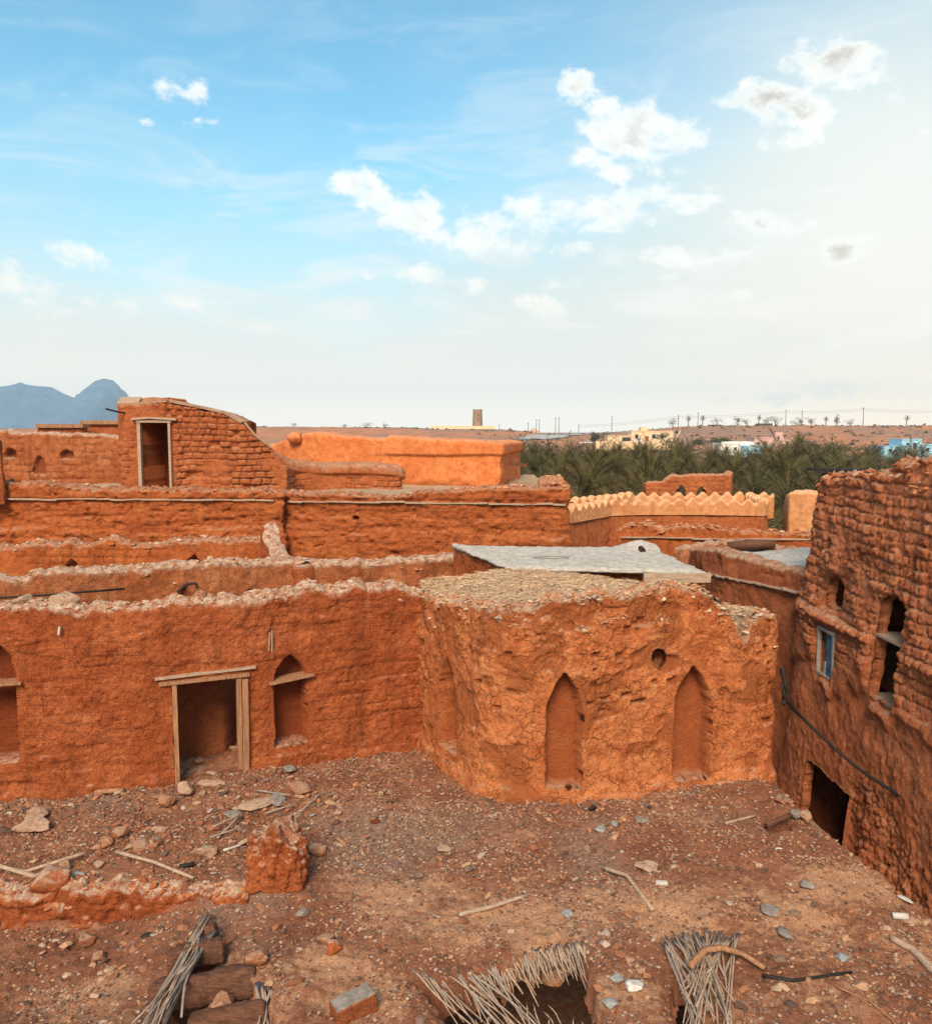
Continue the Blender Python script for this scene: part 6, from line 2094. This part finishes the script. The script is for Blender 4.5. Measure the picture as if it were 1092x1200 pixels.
for q, (px, pyt, pyb, d, w, lab) in enumerate(((780, 509, 524, 338, 13, 'dark rounded tree against the right end of the beige house'), (776 - 66, 508, 519, 420, 9, 'dark bushy tree left of the beige house'), (697, 505, 519, 430, 8, 'tall bushy tree left of the beige house, leftmost of two'),
                                              (850, 511, 522, 345, 9, 'dark round tree behind the pale house'), (838, 513, 524, 350, 9, 'brownish round tree left of the pale house'), (818, 513, 524, 350, 10, 'wide brown scrub tree right of the boundary wall'),
                                              (962, 518, 534, 320, 15, 'wide dark tree right of the pink house'), (945, 518, 532, 320, 9, 'dark bushy tree beside the pink house'), (1025, 521, 535, 290, 9, 'dark round tree left of the blue house'), (1052, 524, 538, 270, 7, 'green bush against the blue house front'), (990, 520, 534, 320, 10, 'olive bush between the pink and blue houses'))):
    b = P(px, pyb, d)
    t = P(px, pyt, d)
    tree(tuple(b), t[2] - b[2], w * .8, lab, 560 + q, 'leafdark', n=900)

# low scrub over the slope, too much to count
r = np.random.default_rng(31)
px_ = r.uniform(560, 1110, 1500); d_ = r.uniform(330, 660, 1500)
xs_ = np.array([P(a, 500, b)[0] for a, b in zip(px_, d_)])
o = scatter('scrub', np.stack([xs_, d_, terrain_z(xs_, d_)], -1), .25 + 1.1 * r.random(1500) ** 3, stone_mat('scrub tufts', [(.075, .07, .04), (.11, .09, .055), (.05, .05, .03), (.15, .11, .07)]), 32, .8)
o['kind'] = 'stuff'; o['label'] = 'dark low scrub dotted over the far slope'
px_ = r.uniform(270, 620, 300); xs_ = np.array([P(a, 500, 640)[0] for a in px_])
o = scatter('scrub', np.stack([xs_, 600 + 50 * r.random(300), terrain_z(xs_, 630 + 0 * xs_)], -1), .3 + 1.2 * r.random(300) ** 3, M['leafdark'], 33, .8)
o['kind'] = 'stuff'; o['label'] = 'low scrub along the skyline on the left'

# parked cars
M['carpaint'] = plain('pale car paint', (.55, .62, .68), .3, .08, 3, spec=.5)
M['carwhite'] = plain('white car paint', (.75, .75, .74), .3, .06, 3, spec=.5)
M['tyre'] = plain('tyre rubber', (.02, .02, .02), .8, .2, 8)
def car(px, py, d, mat, label, L=4.4):
    c = P(px, py, d)
    root = empty('parked_car', tuple(c), label, 'car')
    prof_ = [(-.5, .25), (-.5, .62), (-.36, .70), (-.24, .98), (.12, 1.0), (.26, .70), (.47, .60), (.5, .28)]
    V, F = [], []
    for s_ in (-.85, .85):
        V += [(c[0] + a * L, c[1] + s_, c[2] + b * 1.45) for a, b in prof_]
    n = len(prof_)
    F = [tuple(range(n))[::-1], tuple(range(n, 2 * n))] + [(i, (i + 1) % n, n + (i + 1) % n, n + i) for i in range(n)]
    bevel_obj(place('body', V, F, M[mat], root, None, False), .07)
    wv_ = [(-.30, .73), (-.225, .93), (.10, .95), (.20, .73)]
    for s_ in (-.875, .86):
        V = [(c[0] + a * L, c[1] + s_ + e, c[2] + b * 1.45) for e in (0, .015) for a, b in wv_]
        place('window', V, [(0, 1, 2, 3), (7, 6, 5, 4), (0, 4, 5, 1), (1, 5, 6, 2), (2, 6, 7, 3), (3, 7, 4, 0)], M['winglass'], root, None, False)
    for a in (-.31, .31):
        for s_ in (-.80, .80):
            mb = MB(); mb.tube([(c[0] + a * L, c[1] + s_ - .1, c[2] + .33), (c[0] + a * L, c[1] + s_ + .1, c[2] + .33)], .33, 14)
            w = mb.build('wheel', M['tyre'], root)
            mb = MB(); mb.tube([(c[0] + a * L, c[1] + s_ - .115, c[2] + .33), (c[0] + a * L, c[1] + s_ + .115, c[2] + .33)], .19, 10); mb.build('rim', M['carwhite'], w)
car(748, 518.5, 352, 'carpaint', 'pale blue car parked in front of the beige house')
for px, lab, mt in ((684, 'white car parked left of the beige house, leftmost of two', 'carwhite'), (692, 'silver car parked beside the white one left of the beige house', 'carpaint')):
    b = land(px, 520)
    car(px, 520, b[1], mt, lab)

# ================================================================== air, sky, sun
SUN_AZ = math.radians(189)      # from north (+y) turning east (+x): behind the camera
SUN_EL = math.radians(40)
w = bpy.data.worlds.new("World")
S.world = w
w.use_nodes = True
nt = w.node_tree
nt.nodes.clear()
k = N(nt)
out = k.n('ShaderNodeOutputWorld')
bg = k.n('ShaderNodeBackground')
sky = k.n('ShaderNodeTexSky', sky_type='NISHITA')
sky.sun_disc = False
sky.sun_elevation = SUN_EL
sky.sun_rotation = SUN_AZ
sky.air_density = 1.0
sky.dust_density = 1.2
sky.ozone_density = 1.0
sky.altitude = 500
tc = k.n('ShaderNodeTexCoord')
nrm = k.n('ShaderNodeVectorMath', operation='NORMALIZE')
k.lk(tc.outputs['Generated'], nrm.inputs[0])
sx = k.n('ShaderNodeSeparateXYZ')
k.lk(nrm.outputs[0], sx.inputs[0])
AZ = k.math('ARCTAN2', sx.outputs[0], sx.outputs[1])
EL = k.math('ARCSINE', sx.outputs[2])
cv = k.n('ShaderNodeCombineXYZ')
k.lk(AZ, cv.inputs[0]); k.lk(EL, cv.inputs[1])
V2 = cv.outputs[0]
def azel(px, py):
    r = ray(px, py)
    return math.atan2(r[0], r[1]), math.atan2(r[2], math.hypot(r[0], r[1]))
def ell(px, py, rx, ry, rot=0.0, s=1.0):
    a0, e0 = azel(px, py)
    da, de = k.math('SUBTRACT', AZ, a0), k.math('SUBTRACT', EL, e0)
    c, sn = math.cos(rot), math.sin(rot)
    u = k.math('ADD', k.math('MULTIPLY', da, c / (rx / 1000)), k.math('MULTIPLY', de, sn / (rx / 1000)))
    v = k.math('ADD', k.math('MULTIPLY', da, -sn / (ry / 1000)), k.math('MULTIPLY', de, c / (ry / 1000)))
    r2 = k.math('ADD', k.math('MULTIPLY', u, u), k.math('MULTIPLY', v, v))
    return k.math('MULTIPLY', k.math('MAXIMUM', k.math('SUBTRACT', 1.0, r2), -1.5), s)
def union(l):
    r = l[0]
    for q in l[1:]: r = k.math('MAXIMUM', r, q)
    return r
# thin veil of high cloud: thicker low down and towards the right
veil = k.math('ADD', k.rng(EL, .36, .06, 0, 1.25, False), k.math('MULTIPLY', k.rng(AZ, -.15, .5, 0, .7), k.rng(EL, .50, .20, .2, 1)))
vn = k.noise(k.vmul(V2, (1.0, 2.6, 1)), 3.2, 6, .55, .4)
veil = k.math('ADD', k.math('MULTIPLY', veil, .75), k.math('MULTIPLY', k.math('SUBTRACT', vn, .5), .9))
veil = k.rng(veil, -.08, .92, .06, 1)
ga, ge = azel(1075, 290)
gd = (math.sin(ga) * math.cos(ge), math.cos(ga) * math.cos(ge), math.sin(ge))
dt = k.n('ShaderNodeVectorMath', operation='DOT_PRODUCT')
k.lk(nrm.outputs[0], dt.inputs[0]); dt.inputs[1].default_value = gd
glow = k.math('POWER', k.math('MAXIMUM', dt.outputs['Value'], 0), 55)
skc = k.mix(1.0, sky.outputs[0], (.50, .93, .88), 'MULTIPLY')
Q_ = 1 / .15
low = k.rng(EL, .27, -.01, 0, 1)
vcol = k.mix(low, (.385 * Q_, .515 * Q_, .55 * Q_), (.70 * Q_, .645 * Q_, .56 * Q_))
rightw = k.rng(AZ, .1, .55)
vcol = k.mix(k.math('MULTIPLY', k.math('MULTIPLY', low, rightw), .8), vcol, (.70 * Q_, .585 * Q_, .44 * Q_))
base = k.mix(veil, skc, vcol)
# warm glow added round the sun behind the camera, as unseen fill
d2 = k.n('ShaderNodeVectorMath', operation='DOT_PRODUCT')
k.lk(nrm.outputs[0], d2.inputs[0])
d2.inputs[1].default_value = (math.sin(SUN_AZ) * math.cos(SUN_EL), math.cos(SUN_AZ) * math.cos(SUN_EL), math.sin(SUN_EL))
warm_fill = k.math('POWER', k.math('MAXIMUM', d2.outputs['Value'], 0), 2.2)
base = k.mix(k.math('MULTIPLY', warm_fill, .45), base, (.95 * Q_, .72 * Q_, .50 * Q_))
glow2 = k.math('POWER', k.math('MAXIMUM', dt.outputs['Value'], 0), 24)
base = k.mix(k.math('MULTIPLY', glow2, .6), base, (.63 * Q_, .59 * Q_, .50 * Q_))
gl = k.mix(k.math('MULTIPLY', glow, .5), base, (.70 * Q_, .685 * Q_, .63 * Q_))
# cumulus
CL = [ell(205, 112, 46, 22, -.6, .36), ell(243, 140, 28, 16, -.2, .40), ell(172, 142, 16, 5, 0, .3),
      ell(672, 105, 26, 24, 0, .95), ell(735, 155, 85, 38, -.35, .95), ell(915, 120, 70, 26, -.25, .85), ell(975, 75, 60, 28, -.1, .9), ell(920, 165, 40, 14, 0, .6), ell(1050, 118, 26, 12, 0, .5),
      ell(430, 225, 46, 26, -.4, .85), ell(530, 262, 130, 34, -.2, .85), ell(740, 245, 105, 24, .1, .8), ell(880, 258, 50, 14, -.2, .7), ell(640, 250, 60, 26, 0, .6),
      ell(475, 318, 50, 15, 0, .6), ell(600, 350, 80, 16, -.3, .5), ell(985, 297, 46, 22, 0, .8), ell(830, 300, 80, 14, 0, .55), ell(860, 346, 24, 9, 0, .6), ell(585, 285, 70, 16, -.1, .7), ell(455, 245, 70, 30, -.5, .6), ell(700, 190, 50, 20, -.3, .6), ell(790, 165, 40, 22, 0, .7), ell(715, 330, 90, 10, 0, .45), ell(905, 270, 40, 10, 0, .5), ell(660, 290, 40, 10, 0, .5), ell(230, 120, 20, 22, .6, .45),
      ell(100, 305, 46, 15, -.3, .5), ell(20, 335, 70, 26, -.5, .55), ell(150, 352, 90, 14, -.1, .45), ell(300, 380, 60, 12, -.1, .35), ell(1060, 390, 120, 22, .25, .45), ell(960, 455, 130, 14, .05, .4)]
msk = union(CL)
def cden(vec):
    a = k.noise(k.vmul(vec, (1, 1.5, 1)), 15, 9, .62, .25)
    b = k.noise(k.vmul(vec, (1, 1.35, 1)), 36, 6, .6, .2)
    return k.math('ADD', k.math('MULTIPLY', k.math('SUBTRACT', a, .5), 3.4), k.math('MULTIPLY', k.math('SUBTRACT', b, .5), 1.6))
sh2 = k.n('ShaderNodeVectorMath', operation='ADD')
k.lk(V2, sh2.inputs[0]); sh2.inputs[1].default_value = (.012, .016, 0)
d0, d1 = cden(V2), cden(sh2.outputs[0])
dens = k.math('ADD', k.math('MULTIPLY', msk, 1.0), d0)
alpha = k.math('MULTIPLY', k.rng(dens, .12, .85, 0, 1), k.rng(msk, -1.0, -.1, 0, 1))
lit = k.rng(k.math('SUBTRACT', d0, d1), -.35, .45, 0, 1)
thick = k.rng(dens, .5, 1.4, 0, 1)
ccol = k.mix(k.math('MULTIPLY', thick, k.math('SUBTRACT', 1.0, lit)), (.68 * Q_, .69 * Q_, .66 * Q_), (.46 * Q_, .45 * Q_, .425 * Q_))
# the heart of the cumulus near the sun is dark, backlit
core = k.math('MAXIMUM', k.math('MAXIMUM', ell(905, 122, 55, 20, -.2, 1), ell(985, 297, 40, 16, 0, 1)), k.math('MAXIMUM', ell(972, 62, 50, 15, 0, .7), ell(890, 262, 20, 8, 0, .8)))
ccol = k.mix(k.math('MULTIPLY', k.rng(core, .0, .7, 0, .95), k.rng(dens, .5, 1.3)), ccol, (.40 * Q_, .365 * Q_, .325 * Q_))
wsp = k.rng(k.noise(k.vmul(V2, (1.1, 4.5, 1)), 5.0, 9, .64, .7), .46, .66, 0, 1)
gl = k.mix(k.math('MULTIPLY', k.math('MULTIPLY', wsp, k.rng(EL, .42, .12, .18, .85)), k.rng(AZ, -.7, .3, .45, 1)), gl, k.mix(low, (.60 * Q_, .63 * Q_, .63 * Q_), (.72 * Q_, .64 * Q_, .54 * Q_)))
gl = k.mix(k.rng(EL, .10, .0, 0, .85), gl, k.mix(rightw, (.92 * Q_, .81 * Q_, .67 * Q_), (1.12 * Q_, .86 * Q_, .57 * Q_)))
ccol = k.mix(k.math('MULTIPLY', low, .8), ccol, (.70 * Q_, .63 * Q_, .53 * Q_))
fin = k.mix(k.math('MULTIPLY', alpha, .92), gl, ccol)
k.lk(fin, bg.inputs['Color'])
bg.inputs['Strength'].default_value = .15
k.lk(bg.outputs[0], out.inputs['Surface'])
w.cycles.sampling_method = 'MANUAL'
w.cycles.sample_map_resolution = 512

sun = bpy.data.lights.new('sun', 'SUN')
sun.energy = 3.2
sun.angle = math.radians(24)
sun.color = (1.0, .77, .55)
so_ = bpy.data.objects.new('sun', sun)
COL.objects.link(so_)
sd = Vector((math.sin(SUN_AZ) * math.cos(SUN_EL), math.cos(SUN_AZ) * math.cos(SUN_EL), math.sin(SUN_EL)))
so_.rotation_euler = (-sd).to_track_quat('-Z', 'Y').to_euler()
so_.location = (20, -30, 60)

# haze
hm_, nt, bs = nt_new('haze')
nt.nodes.remove(bs)
pv = nt.nodes.new('ShaderNodeVolumePrincipled')
pv.inputs['Color'].default_value = (.50, .77, 1.0, 1)
pv.inputs['Density'].default_value = 1.15e-4
nt.links.new(pv.outputs[0], nt.nodes['Material Output'].inputs['Volume'])
hz_ = MB()
hz_.box((0, 2600, 172), (15000, 8700, 384))
ho = hz_.build('haze', hm_)
ho['kind'] = 'stuff'

S.view_settings.view_transform = 'Standard'
S.view_settings.look = 'None'
S.view_settings.exposure = 0.72
S.view_settings.gamma = 1.0
S.render.engine = 'CYCLES'
S.cycles.max_bounces = 6
S.cycles.volume_bounces = 1
S.cycles.use_denoising = True
print('things', len([o for o in S.objects if o.parent is None]), 'objects', len(S.objects))
